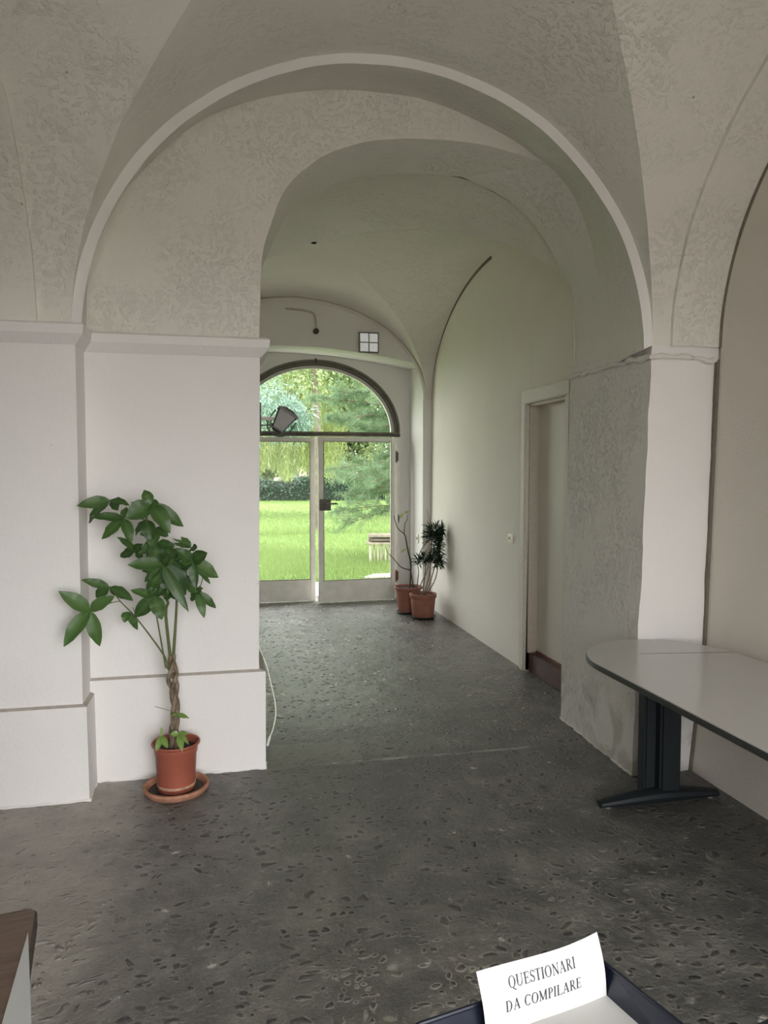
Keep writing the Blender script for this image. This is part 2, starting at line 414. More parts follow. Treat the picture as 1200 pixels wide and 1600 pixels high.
# drips of limewash where the plinth meets the floor
def polyl(pts, step):
    out = []
    for a, b in zip(pts, pts[1:]):
        a, b = Vector(a), Vector(b); k = max(1, int((b-a).length/step)); out += [a.lerp(b, i/k) for i in range(k)]
    return out+[Vector(pts[-1])]
dr_ = M(); path = polyl([(-3.9, 3.726, .002), (-.674, 3.726, .002), (-.674, 3.946, .002), (.186, 3.946, .002), (.188, 4.38, .002)], .018)
dr_.tube([jit(p, .010, 16) for p in path], [.007+.006*noise.noise(Vector(p)*23) for p in path], 6)
dr_.build('trim_6', m_wall, **ST)
dr_ = M(); path = spline([(2.068, 3.44, .002), (2.09, 3.9, .002), (2.108, 4.38, .002)], 60)
dr_.tube([jit(p, .010, 16) for p in path], [.007+.005*noise.noise(Vector(p)*23) for p in path], 6)
dr_.build('trim_7', m_pillar, **ST)

# ---------------------------------------------------------------- first bay: cross vault
ce = M()
NA, NV = 60, 22
def P0(c, s, y): return (XC+AO*c, y, Z0+BO*s)
for (fr) in (1, -1):
    rows = []
    for i in range(NB):
        t = pi*(1-i/(NB-1)); c = cos(t); s_ = sin(t); x = XC+AO*c
        yc_ = ycorner(1 if c > 0 else -1); yg = YC+abs(c)*((yc_-YC) if fr > 0 else (.26-YC))
        ye = yfront(x) if fr > 0 else -1.75
        ye = max(ye, yg) if fr > 0 else min(ye, yg)
        # same points as S0 at the arch
        rows.append([jit((x, yg+(ye-yg)*j/(NV-1), Z0+BO*s_), .006) for j in range(NV)])
    ce.grid(rows)
for sg in (1, -1):
    rows = []; xb = 2.25 if sg > 0 else -.86
    rows2 = []
    for i in range(NA):
        t = pi*(i/(NA-1)); c = cos(t); s_ = sin(t)
        p_ = (ycorner(sg)-YC) if c > 0 else (YC-.26)
        y = YC+p_*c; z = Z0+BO*s_; xg = XC+sg*AO*abs(c)
        xe = max(xb, xg) if sg > 0 else min(xb, xg)
        rows.append([jit((xg+(xe-xg)*j/(NV-1), y, z), .006) for j in range(NV)])
        y2 = YC+(p_-.022*(1 if c > 0 else 1))*c; zz = Z0+(BO-.022)*s_
        far_ = 2.65 if sg > 0 else -4.0
        rows2.append([jit((xb, y, z), .006)]+[jit((xb+(far_-xb)*j/(NV-1), y2, zz), .006) for j in range(NV)])
    ce.grid(rows); ce.grid(rows2)
ce.build('ceiling', m_vault, recalc=False, ang=28, **ST)

# near right wall, leaning slightly outwards, with a shadow gap beside the pillar
nw = M()
def wx(z): return 2.42+.10*z if z < .7 else 2.49+.0267*(z-.7)
for z0, z1 in ((0, .7), (.7, 2.2)):
    nw.prism([(wx(z0), -1.75), (wx(z0), 3.435), (2.66, 3.435), (2.66, -1.75)], z0, [(wx(z1), -1.75), (wx(z1), 3.435), (2.66, 3.435), (2.66, -1.75)], z1)
nw.box(2.53, 2.66, -1.75, 3.435, 2.2, 3.9)
nw.build('wall_right', m_smooth, smooth=False, **ST)
gp = M()  # dark filler strip coloured as the shade of the gap
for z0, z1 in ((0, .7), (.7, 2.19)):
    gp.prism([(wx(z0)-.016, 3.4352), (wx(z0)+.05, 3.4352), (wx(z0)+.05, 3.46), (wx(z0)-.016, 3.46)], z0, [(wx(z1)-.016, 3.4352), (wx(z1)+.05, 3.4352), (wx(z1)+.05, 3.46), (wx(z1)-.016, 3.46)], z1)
gp.build('trim_3', simple('joint_shade', (.16, .14, .11), .9), smooth=False, **ST)
# dark tube put in as joint shade where the smooth wall meets the arch
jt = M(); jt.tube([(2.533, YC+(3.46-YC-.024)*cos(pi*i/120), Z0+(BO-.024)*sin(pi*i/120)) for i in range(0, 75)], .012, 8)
jt.build('trim_8', bpy.data.materials['joint_shade'], **ST)
# bits of the building beside and behind the camera
sw = M()
sw.box(-4.15, -4.0, -1.75, 4.4, 0, 3.9)
sw.box(-4.0, -.71, -1.75, .26, 0, 2.27)
sw.box(2.15, 2.62, -1.75, .26, 0, 2.27)
sw.build('wall_left', m_wall, smooth=False, **ST)
bw = M()
def hdr(x): return Z0+BO*sqrt(max(0, 1-((x-XC)/AO)**2))
nb_ = 50
xs = [XC-AO*cos(pi*i/nb_) for i in range(nb_+1)]
bw.grid([[(x, -1.75, min(hdr(x), 2.50+.12*(1-((x-XC)/AO)**2))) for x in xs], [(x, -1.75, 4.3) for x in xs]])  # unseen opening head set low, shaped to darken the upper walls
bw.box(-4.15, -.71, -1.85, -1.75, 0, 4.3); bw.box(2.15, 3.0, -1.85, -1.75, 0, 4.3)
bw.build('wall_back', m_wall, smooth=False, **ST)
rf = M(); rf.box(-4.3, 3.2, -1.9, 9.45, 4.3, 4.5); rf.box(2.95, 3.1, -1.85, 9.45, 0, 4.3); rf.box(-4.3, -4.16, -1.85, 9.45, 0, 4.3)  # unseen roof and outer walls, added to keep light from leaking in
rf.build('ceiling_roof', m_wall, smooth=False, **ST)

# ---------------------------------------------------------------- corridor bay
c2 = M()
def dome(x, y): return .0
for fr in (1, -1):
    rows = []
    for i in range(NB):
        t = pi*(1-i/(NB-1)); c = cos(t); s_ = sin(t); x = xc2+a2*c
        yg = yc2+fr*p2*abs(c); ye = 8.4 if fr > 0 else 4.385
        rows.append([jit((x, yg+(ye-yg)*j/(NV-1), z2+b2*s_), .006) for j in range(NV)])
    c2.grid(rows)
for sg in (1, -1):
    rows = []
    for i in range(NA*2):
        t = pi*(i/(NA*2-1)); c = cos(t); s_ = sin(t); xg = xc2+sg*a2*abs(c); xe = xc2+sg*a2
        r_ = [jit((xg+(xe-xg)*j/(NV-1), yc2+p2*c, z2+b2*s_), .006) for j in range(NV)]
        rows.append(r_+[(xe+sg*.10, yc2+p2*c, z2+b2*s_)])
    c2.grid(rows)
c2.build('ceiling_corridor', m_vault2, recalc=False, ang=28, **ST)
# slim plaster rib where the vault meets the end wall
rb = M(); arc = [(xc2+(a2-.02)*cos(pi*i/70), 8.385, z2+(b2-.02)*sin(pi*i/70)) for i in range(71)]
rb.tube([jit(p, .004) for p in arc], .020, 8)
rb.build('trim_4', m_vault2, **ST)

cw = M()
def cwp(y0, y1, z0, z1):
    fx = lambda z: 2.338+.04*min(z, 3.6)/3.6
    cw.prism([(fx(z0), y0), (3.0, y0), (3.0, y1), (fx(z0), y1)], z0, [(fx(z1), y0), (3.0, y0), (3.0, y1), (fx(z1), y1)], z1)
cwp(5.50, 9.05, 0, 3.9); cwp(4.391, 4.80, 0, 3.9); cwp(4.80, 5.50, 2.14, 3.9)
cw.build('wall_corridor_right', m_corr, smooth=False, **ST)
jt = M(); n_j = 60  # dark widening tube stands in for the shaded lunette edge
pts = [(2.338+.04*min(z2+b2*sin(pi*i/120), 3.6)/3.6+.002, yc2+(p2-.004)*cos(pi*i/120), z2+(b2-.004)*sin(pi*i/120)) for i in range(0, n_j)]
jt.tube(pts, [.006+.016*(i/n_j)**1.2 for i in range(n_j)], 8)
jt.build('trim_9', bpy.data.materials['joint_shade'], **ST)
lw = M(); lw.box(-1.0, -.87, 4.391, 9.05, 0, 3.9)
lw.build('wall_corridor_left', m_corr, smooth=False, **ST)

# end wall with the deep niche round the garden door
def zn(x): return 3.02-7.4+sqrt(7.4**2-(x-.68)**2)
ew = M()
ew.box(2.258, 2.6, 8.4, 9.2, 0, 3.9); ew.box(-1.0, -.9, 8.4, 9.2, 0, 3.9)
xs = [-.9+(2.26+.9)*i/60 for i in range(61)]
ew.grid([[jit((x, 8.4, zn(x)-.0), .004) for x in xs], [(x, 8.4, 3.3) for x in xs], [(x, 8.4, 3.9) for x in xs]])
ew.grid([[jit((x, 8.4, zn(x)), .004) for x in xs]]+[[jit((x, 8.4+.65*j/6, zn(x)+.02*j/6), .004) for x in xs] for j in range(1, 7)])
DX, DA, DZ, DB = 1.075, 1.055, 2.10, .875
def zd(x): return DZ+DB*sqrt(max(0, 1-((x-DX)/DA)**2))
xd = [DX-DA*cos(pi*i/80) for i in range(81)]
ew.grid([[(x, 9.05, zd(x)) for x in xd], [(x, 9.05, 3.3) for x in xd]])
ew.box(DX+DA, 2.26, 9.05, 9.45, 0, 3.3); ew.box(-.9, DX-DA, 9.05, 9.45, 0, 3.3)
ew.grid([[(x, 9.05, zd(x)) for x in xd], [(x, 9.45, zd(x)) for x in xd]])
ew.grid([[(x, 9.45, zd(x)) for x in xd], [(x, 9.45, 5.5) for x in xd]])
ew.box(-7, -.9, 9.25, 9.45, 0, 5.5); ew.box(2.26, 9, 9.25, 9.45, 0, 5.5); ew.box(-.9, DX-DA, 9.3, 9.45, 3.29, 5.5); ew.box(DX+DA, 2.26, 9.3, 9.45, 3.29, 5.5)
ew.build('wall_end', m_wall, smooth=True, recalc=False, **ST)

# ---------------------------------------------------------------- garden door and fanlight
m_white = simple('old_white_paint', (.74, .72, .66), .55, var=.08, scale=9, bump=.2)
m_ftim = simple('grey_weathered_frame', (.16, .145, .115), .7, var=.25, scale=14, bump=.3)
m_dark = simple('dark_gasket', (.03, .028, .025), .6)
m_iron = simple('dark_lock_metal', (.10, .095, .08), .45, .6)
def glass_mat():
    m = bpy.data.materials.new('window_glass'); m.use_nodes = True; t = m.node_tree; t.nodes.clear()
    o = t.nodes.new('ShaderNodeOutputMaterial'); mx = t.nodes.new('ShaderNodeMixShader')
    tr = t.nodes.new('ShaderNodeBsdfTransparent'); gl = t.nodes.new('ShaderNodeBsdfGlossy'); fr = t.nodes.new('ShaderNodeFresnel')
    tr.inputs[0].default_value = (.95, .97, .95, 1); gl.inputs['Roughness'].default_value = .02; fr.inputs['IOR'].default_value = 1.13
    t.links.new(fr.outputs[0], mx.inputs[0]); t.links.new(tr.outputs[0], mx.inputs[1]); t.links.new(gl.outputs[0], mx.inputs[2]); t.links.new(mx.outputs[0], o.inputs[0])
    return m
m_glass = glass_mat()
d1 = root('door_1', (DX, 9.06, 0), **ST)
fr_ = M(); fr_.box(DX-DA+.002-DX, -DA+.04, -.03, .06, 0, 2.04); fr_.box(.975, DA-.002, -.03, .06, 0, 2.04)
fr_.build('door_frame', m_white, d1, smooth=False)
tb = M(); tb.box(-DA, DA, -.045, .06, 2.042, 2.062, .004); tb.box(-DA, DA, -.04, .06, 2.066, 2.098, .006)
tb.build('transom', m_ftim, d1)
gk = M(); gk.box(-DA, DA, -.052, .05, 2.060, 2.0675)
gk.build('transom_seam', m_dark, d1, smooth=False)
def leaf(name, w, hinge_left):
    r = bpy.data.objects.new(name, None)
    COL.objects.link(r); r.parent = d1
    # leaf built from its hinge at x=0, extending to x=w (sign by side)
    s_ = 1 if hinge_left else -1
    def X(a, b): return (min(s_*a, s_*b), max(s_*a, s_*b))
    f = M()
    f.box(*X(0, .052), -.022, .022, .008, 2.026, .004); f.box(*X(w-.062, w), -.022, .022, .008, 2.026, .004)
    f.box(*X(.05, w-.06), -.022, .022, 1.975, 2.026, .004); f.box(*X(.05, w-.06), -.020, .020, .008, .262, .004)
    f.box(*X(.052, w-.062), -.027, -.015, .262, .276, .003)
    f.build('leaf_frame', m_white, r)
    q = M(); q.box(*X(.05, w-.06), -.004, .002, .262, 1.98); q.build('glass_pane', m_glass, r, smooth=False)
    e = M(); e.box(*X(.052, .058), -.024, -.014, .27, 1.975); e.box(*X(w-.068, w-.062), -.024, -.014, .27, 1.975)
    e.box(*X(.052, w-.062), -.0285, -.014, .274, .281); e.box(*X(.052, w-.062), -.024, -.014, 1.969, 1.975)
    e.build('glazing_seam', m_ftim, r, smooth=False)
    return r
L1 = leaf('leaf', .975, True); L1.location = (-.99, 0.0, 0); L1.rotation_euler = (0, 0, radians(.6))
L2 = leaf('leaf', .975, False); L2.location = (.975, -.075, 0); L2.rotation_euler = (0, 0, radians(5.2))
lk = M(); lk.box(-.965, -.825, -.04, -.02, 1.135, 1.275, .004); lk.build('lock_plate', m_iron, L2)
hd = M(); hd.tube([(-.91, -.03, 1.215), (-.91, -.075, 1.215), (-.88, -.085, 1.215), (-.78, -.08, 1.222), (-.745, -.078, 1.215)], [.011, .011, .011, .012, .007], 10)
hd.lathe([(0, 0), (.02, 0), (.02, .012), (0, .012)], 16, (-.91, -.05, 1.165)); hd.build('door_handle', m_iron, L2)
for z in (1.72, .22):
    h = M(); h.tube([(1.0, -.055, z), (1.0, -.055, z+.15)], .011, 10); h.box(.99, 1.03, -.05, -.03, z+.02, z+.13); h.build('hinge', m_iron if z > 1 else simple('rusty_hinge', (.16, .07, .04), .8), d1)

w1 = root('window_1', (DX, 9.06, 2.1), **ST)
def ring(r0, r1, y0, y1, n=70):
    g = M(); rows = []
    for i in range(n+1):
        t = pi*i/n; c, s_ = cos(t), sin(t); k = DB/DA
        def q(r, y): return (r*c, y, max(0, (r-(DA-DB)) * s_) if True else 0)
        rows.append([q(r0, y0), q(r1, y0), q(r1, y1), q(r0, y1)])
    g.grid(rows, True); return g
ring(DA-.03, DA-.001, -.03, .07).build('outer_frame', m_ftim, w1)
ring(DA-.036, DA-.029, -.034, .06).build('frame_seam', m_dark, w1)
ring(DA-.062, DA-.036, -.02, .06).build('inner_frame', m_ftim, w1)
ring(DA-.068, DA-.061, -.022, .05).build('inner_seam', m_dark, w1)
ring(DA-.105, DA-.068, .03, .07).build('glazing_rim', m_white, w1)
gl = M(); pts = [((DA-.09)*cos(pi*i/60), .05, max(0, (DB-.09)*sin(pi*i/60))) for i in range(61)]
gl.add(pts+[(x, .054, z) for x, _, z in pts], [tuple(range(61)), tuple(range(61, 122))[::-1]]); gl.build('glass_pane', m_glass, w1, smooth=False)
mu = M(); mu.box(-.012, .012, -.04, -.02, .83, .885); mu.build('frame_clip', m_dark, w1, smooth=False)

# ---------------------------------------------------------------- side door of the corridor
d2 = root('door_2', (2.35, 5.15, 0), **ST)
ar = M(); ar.box(-.038, .06, .35, .43, 0, 2.139, .006); ar.box(-.038, .06, -.42, .43, 2.14, 2.24, .006); ar.box(-.038, .06, -.42, -.35, 0, 2.139, .006)
ar.build('architrave', simple('cream_door_trim', (.66, .63, .56), .6, var=.05), d2)
pn = M(); pn.box(.075, .11, -.348, .348, .165, 2.12, .004); pn.build('door_panel', simple('cream_door_paint', (.70, .66, .60), .55, var=.04, scale=4), d2)
jb = M(); jb.box(.0, .10, .33, .352, .15, 2.142); jb.box(.0, .10, -.352, -.33, .15, 2.142); jb.box(.0, .10, -.352, .352, 2.118, 2.142)
jb.build('door_frame', simple('door_jamb_paint', (.60, .54, .47), .6, var=.06), d2, smooth=False)
stp = M(); stp.box(.012, .20, -.349, .349, 0, .152, .006)
stp.build('door_step', simple('dark_red_step', (.10, .052, .042), .6, var=.3, scale=10, bump=.3), d2)
tl = M(); tl.box(.066, .12, -.347, .347, .1525, .164); tl.build('threshold', simple('red_threshold', (.20, .07, .05), .6), d2, smooth=False)

# ================================================================ conference table by the right wall
m_lam = simple('pale_grey_laminate', (.52, .515, .50), .22, var=.02, scale=3)
m_edge = simple('dark_green_table_edge', (.030, .032, .030), .35, var=.1)
m_leg = simple('dark_green_table_metal', (.006, .011, .014), .6, var=.1)
tb_ = tag(root('conference_table', (2.03, 2.4, 0)), 'pale grey conference table with rounded end and dark legs by the right wall', 'table')
def toff(pts): return [(x-2.03, y-2.4) for x, y in pts]
def ell_end(d=0.0, n=40):
    # rounded end, from the front edge to the wall edge
    return [(2.02-(.385-d)*cos(pi*i/n), 3.02+(.43-d)*sin(pi*i/n)) for i in range(n+1)]
def outline(d=0.0): return toff([(1.635+d, 1.0+d)]+ell_end(d)+[(2.405-d, 1.0+d)])
t1 = M(); t1.prism(outline(.004), .722, outline(.004), .730); t1.build('tabletop', m_lam, tb_)
t2 = M(); t2.prism(outline(.007), .698, outline(0), .703); t2.prism(outline(0), .7031, outline(0), .722); t2.prism(outline(0), .7221, outline(.005), .7262)
t2.build('edge_band', m_edge, tb_)
t3 = M(); a, b_ = (1.93, 3.163), (2.395, 3.096)
t3.prism(toff([(1.93, 3.159), (2.395, 3.090), (2.395, 3.098), (1.93, 3.163)]), .7295, toff([(1.93, 3.159), (2.395, 3.090), (2.395, 3.098), (1.93, 3.163)]), .7305)
t3.build('seam', m_edge, tb_, smooth=False)
for yl in (3.16, 1.45):
    c = M(); c.box(1.955-2.03, 2.015-2.03, yl-2.4-.02, yl-2.4+.05, .035, .697, .008)
    c.box(2.022-2.03, 2.135-2.03, yl-2.4-.05, yl-2.4+.03, .035, .697, .012)
    lg_ = c.build('leg', m_leg, tb_)
    f_ = M(); rows = []
    for i in range(25):
        u = -1+2*i/24; x = 2.035+u*.315; hgt = .034+.040*(1-abs(u)**1.6); ww = .028+.022*(1-u*u)
        rows.append([(x-2.03, yl-2.4-.02+ww*cos(q)*.95, .004+hgt*.5*(1+sin(q))) for q in [2*pi*j/12 for j in range(12)]])
    f_.grid(rows, True); f_.f += [tuple(range(12)), tuple(range(24*12, 25*12))]
    f_.build('foot', m_leg, tb_)
    for xx in (1.76, 2.31):
        gld = M(); gld.lathe([(0, 0), (.018, 0), (.02, .008), (.014, .012)], 12, (xx-2.03, yl-2.42, 0))
        gld.build('glide', bpy.data.materials.get('worn_metal') or simple('worn_metal', (.3, .29, .27), .4, .5), lg_)
br_ = M(); br_.box(-.03, .03, -.9, .74, .62, .69, .005); br_.build('crossbar', m_leg, tb_)

# ================================================================ desk at the lower left
m_wood = N('brown_wood_veneer')
v = m_wood.coord('Object', (2.5, 26, 10)); m_wood.set(Base_Color=m_wood.ramp(m_wood.noise(v, 3.2, 6, .6, .8), [(.3, (.085, .055, .040)), (.55, (.125, .083, .060)), (.75, (.155, .105, .078))]), Roughness=.42)
m_wood = m_wood.m
dk = tag(root('writing_desk', (-.75, .95, 0), 0), 'brown wood-topped desk with dark rounded edge at the lower left corner', 'desk')
def rr(x0, x1, y0, y1, r, n=8):
    out = []
    for cx, cy, a0 in ((x1-r, y1-r, 0), (x0+r, y1-r, 90), (x0+r, y0+r, 180), (x1-r, y0+r, 270)):
        out += [(cx+r*cos(radians(a0+90*i/n)), cy+r*sin(radians(a0+90*i/n))) for i in range(n+1)]
    return out
# the right edge runs from (-.382,1.54) to (-.309,1.21): the desk stands slightly turned
dk.rotation_euler = (0, 0, radians(9)); 
ca, sa = cos(radians(9)), sin(radians(9))
def dl(x, y): dx, dy = x+.75, y-.95; return (dx*ca+dy*sa, -dx*sa+dy*ca)
cx_, cy_ = dl(-.380, 1.545)
q = M(); q.prism(rr(cx_-1.2, cx_-.004, cy_-.7, cy_-.004, .022), .705, rr(cx_-1.2, cx_-.004, cy_-.7, cy_-.004, .022), .7305); q.build('desktop', m_wood, dk)
q = M(); ro = rr(cx_-1.206, cx_, cy_-.706, cy_, .026); ri = rr(cx_-1.2, cx_-.0045, cy_-.7, cy_-.0045, .022)
q.grid([[(x, y, .704) for x, y in ri], [(x, y, .704) for x, y in ro], [(x, y, .729) for x, y in ro], [(x, y, .7312) for x, y in ri]], True); q.build('edge_band', simple('dark_brown_edge', (.035, .028, .024), .45), dk)
for lx in (cx_-1.12, cx_-.10):
    for ly in (cy_-.62, cy_-.10):
        q = M(); q.box(lx-.02, lx+.02, ly-.02, ly+.02, 0, .704, .003); q.build('leg', m_leg, dk)
q = M(); q.box(cx_-1.12, cx_-.1, cy_-.11, cy_-.09, .35, .704); q.build('modesty_panel', m_wood, dk, smooth=False)
# grey sheet lying along the right edge of the desk
sh = M(); pa = [dl(*p) for p in ((-.375, 1.458), (-.318, 1.215), (-.300, 1.09), (-.345, 1.08), (-.354, 1.218))]
pa = [(x-.001, y) for x, y in pa]
sh = M(); sh.prism([(-.3775, 1.457), (-.3130, 1.213), (-.282, 1.06), (-.335, 1.05), (-.357, 1.218)], .7315, [(-.3775, 1.457), (-.3130, 1.213), (-.282, 1.06), (-.335, 1.05), (-.357, 1.218)], .7325)
tag(sh.build('paper_sheet', simple('grey_paper', (.42, .43, .42), .6, var=.02), smooth=False), 'pale grey sheet lying along the edge of the brown desk', 'paper')

# ================================================================ table with the document tray, lower right
m_navy = simple('navy_plastic', (.008, .011, .022), .30, var=.05)
st_ = tag(root('small_table', (.62, .60, 0)), 'dark table under the navy document tray', 'table')
ta = radians(12.5)
q = M(); q.box(-.34, .34, -.32, .30, .735, .757, .004); q.build('tabletop', m_leg, st_)
for lx in (-.30, .30):
    for ly in (-.28, .26):
        q = M(); q.box(lx-.018, lx+.018, ly-.018, ly+.018, 0, .736); q.build('leg', m_leg, st_, smooth=False)
st_.rotation_euler = (0, 0, ta)
tr = tag(root('document_tray', (.585, 1.050, .758), radians(12)), 'navy blue plastic tray holding the white questionnaire notice', 'tray')
# local frame: x to the left is negative, y towards the camera is negative
W_, D_, H_ = .335, .245, .052
q = M()
q.prism([(-W_+.012, -D_+.01), (-.004, -D_+.01), (-.010, -.012), (-W_+.012, -.012)], 0, [(-W_+.012, -D_+.01), (-.004, -D_+.01), (-.010, -.012), (-W_+.012, -.012)], .005); q.build('tray_floor', m_navy, tr, smooth=False)
q = M()
def wall(p0, p1, q0, q1, t=.004):
    # slanted wall from floor line p0-p1 to rim line q0-q1
    a = Vector((*p0, 0)); b = Vector((*p1, 0)); c = Vector((*q1, H_)); d = Vector((*q0, H_))
    n = (b-a).cross(d-a).normalized()*t
    v_ = [a, b, c, d, a+n, b+n, c+n, d+n]
    q.add([tuple(x) for x in v_], [(0, 1, 2, 3), (7, 6, 5, 4), (0, 4, 5, 1), (1, 5, 6, 2), (2, 6, 7, 3), (3, 7, 4, 0)])
    q.tube([tuple(d), tuple(c)], .0035, 8)
wall((-.010, -.012), (-W_+.012, -.012), (0, 0), (-W_, 0))
wall((-.006, -D_+.01), (-.010, -.012), (.018, -D_), (0, 0))
wall((-W_+.012, -.012), (-W_+.012, -D_+.01), (-W_, 0), (-W_, -D_))
q.build('tray_walls', m_navy, tr, ang=25)

# folded white notice standing in the tray
m_paper = simple('white_paper', (.56, .56, .55), .7, var=.01, scale=8)
pn_ = tag(root('notice', (.349, .994, .868), radians(12.6)), 'folded white paper notice reading questionari da compilare in the tray', 'notice')
PW = .2245
def pf(u, v):
    # u across (0..1), v down the sheet (0..1); gentle waves, leaning forward
    x = u*PW*(1-.0*v)+.010*v; z = -v*.100
    y = -.003-.007*sin(pi*u)*(1-v)+.002*sin(2*pi*u)*(1-.4*v)-.006*sin(pi*v)-.013*v
    return Vector((x, y, z))
rows = [[pf(u/30, v/14) for u in range(31)] for v in range(15)]
q = M(); q.grid([[tuple(p) for p in r] for r in rows]); q.grid([[tuple(p+Vector((0, .0006, 0))) for p in r] for r in rows])
q.build('standing_sheet', m_paper, pn_, recalc=False, ang=60)
rows = [[(u/30*PW+.010+.03*v/8*(u/30), pf(u/30, 1).y-.20*v/8, -.100+.001+.004*sin(3*u/30)*v/8+(.022*(1-abs(1-2*v/8)))*(1-u/30)) for u in range(31)] for v in range(9)]
q = M(); q.grid(rows); q.grid([[(p[0], p[1], p[2]-.0006) for p in r] for r in rows]); q.build('lying_sheet', m_paper, pn_, recalc=False, ang=60)

# serif lettering as thin strokes following the sheet
def glyph(ch):
    T, t, sf = .15, .055, .05        # thick, thin, serif height
    P = []                            # list of quads / polygons (x, y) with y up 0..1
    def bar(x0, y0, x1, y1, w):
        d = Vector((x1-x0, y1-y0)); L = d.length; n = Vector((-d.y, d.x))/L*w/2
        P.append([(x0+n.x, y0+n.y), (x0-n.x, y0-n.y), (x1-n.x, y1-n.y), (x1+n.x, y1+n.y)])
    def serif(x, y, w=.30): P.append([(x-w/2, y-sf/2), (x+w/2, y-sf/2), (x+w/2, y+sf/2), (x-w/2, y+sf/2)])
    def arc(cx, cy, rx, ry, a0, a1, T=T, t=t, n=22):
        pts = [(radians(a0+(a1-a0)*i/n)) for i in range(n+1)]
        for a, b in zip(pts, pts[1:]):
            def w(q): return t+(T-t)*abs(cos(q))**1.5
            P.append([((cx+(rx)*cos(a)), cy+(ry)*sin(a)), (cx+rx*cos(b), cy+ry*sin(b)), (cx+(rx-w(b))*cos(b), cy+(ry-min(w(b), t*1.3))*sin(b)), (cx+(rx-w(a))*cos(a), cy+(ry-min(w(a), t*1.3))*sin(a))])
    def stem(x, y0=0, y1=1, w=T): bar(x, y0, x, y1, w); 
    A = {}
    if ch == 'I': stem(.17); serif(.17, .025); serif(.17, .975); wd = .34
    elif ch in 'OQ':
        arc(.40, .5, .38, .52, 0, 360); wd = .80
        if ch == 'Q': bar(.42, .02, .70, -.22, .10); bar(.66, -.20, .82, -.22, .05)
    elif ch == 'U': stem(.17, .32); serif(.17, .975); stem(.66, .32, 1, t); serif(.66, .975, .24); arc(.395, .34, .30, .36, 180, 360, T=.11); wd = .82
    elif ch in 'ELF':
        stem(.17); serif(.17, .025); serif(.17, .975)
        bar(.1, .025, .60, .025, sf); bar(.60, 0, .64, .26, .04); wd = .66
        if ch == 'E': bar(.1, .975, .57, .975, sf); bar(.57, 1, .58, .76, .04); bar(.2, .51, .46, .51, sf); bar(.46, .38, .46, .64, .045)
    elif ch == 'S':
        arc(.27, .74, .22, .27, 20, 230, T=.10); arc(.27, .26, .24, .28, -160, 60, T=.12); bar(.09, .64, .45, .38, .14); bar(.47, .72, .47, .98, .04); bar(.05, .02, .05, .30, .04); wd = .54
    elif ch == 'T': stem(.32); serif(.32, .025); bar(.02, .975, .62, .975, sf); bar(.03, 1, .03, .74, .04); bar(.61, 1, .61, .74, .04); wd = .64
    elif ch == 'N': stem(.16, 0, 1, t); serif(.16, .025, .26); serif(.12, .975, .22); bar(.14, .98, .68, .02, T); stem(.68, 0, 1, t); serif(.68, .975, .26); wd = .82
    elif ch == 'A': bar(.12, 0, .38, .98, t); bar(.38, 1.0, .66, 0, T); serif(.12, .025, .26); serif(.65, .025, .30); bar(.2, .34, .56, .34, .05); wd = .80
    elif ch in 'RP':
        stem(.17); serif(.17, .025); serif(.17, .975); arc(.32, .74, .24, .26, -90, 90, T=.13); bar(.17, .975, .33, .975, sf); bar(.17, .49, .33, .49, sf); wd = .60
        if ch == 'R': bar(.34, .50, .64, .03, .13); serif(.65, .025, .20); wd = .74
    elif ch == 'D': stem(.17); serif(.17, .025); serif(.17, .975); bar(.17, .975, .36, .975, sf); bar(.17, .025, .36, .025, sf); arc(.34, .5, .38, .50, -90, 90); wd = .80
    elif ch == 'C': arc(.40, .5, .37, .52, 45, 315); bar(.68, .70, .68, .98, .04); bar(.67, .16, .69, .20, .04); wd = .74
    elif ch == 'M': stem(.15, 0, 1, t); serif(.15, .025, .24); serif(.12, .975, .2); bar(.14, .98, .46, .05, T); bar(.46, .05, .78, .98, t); stem(.80, 0, 1, T); serif(.80, .025, .30); serif(.83, .975, .24); wd = .98
    else: wd = .35
    return P, wd
def text(s_, u0, u1, base, capv, slant=0.0):
    # base = distance from top edge in metres of the baseline, capv = cap height
    gs = [glyph(c) for c in s_]; tot = sum(g[1]+.05 for g in gs); sc = (u1-u0)*PW/tot; x = u0*PW; out = M()
    for P, wd in gs:
        for poly in P:
            pts = []
            for px, py in poly:
                X = x+px*sc; D = base-py*capv; p = pf(X/PW, D/.100); pts.append((p.x-.010*D/.1+.006*D/.1, p.y-.0008, p.z))
            out.add(pts, [tuple(range(len(pts)))])
        x += (wd+.05)*sc
    return out
m_ink = simple('grey_ink', (.035, .035, .045), .7)
text('QUESTIONARI', .215, .755, .0335, .0165).build('lettering', m_ink, pn_, smooth=False, recalc=False, label='grey serif lettering QUESTIONARI')
text('DA COMPILARE', .175, .79, .0660, .0165).build('lettering', m_ink, pn_, smooth=False, recalc=False, label='grey serif lettering DA COMPILARE')

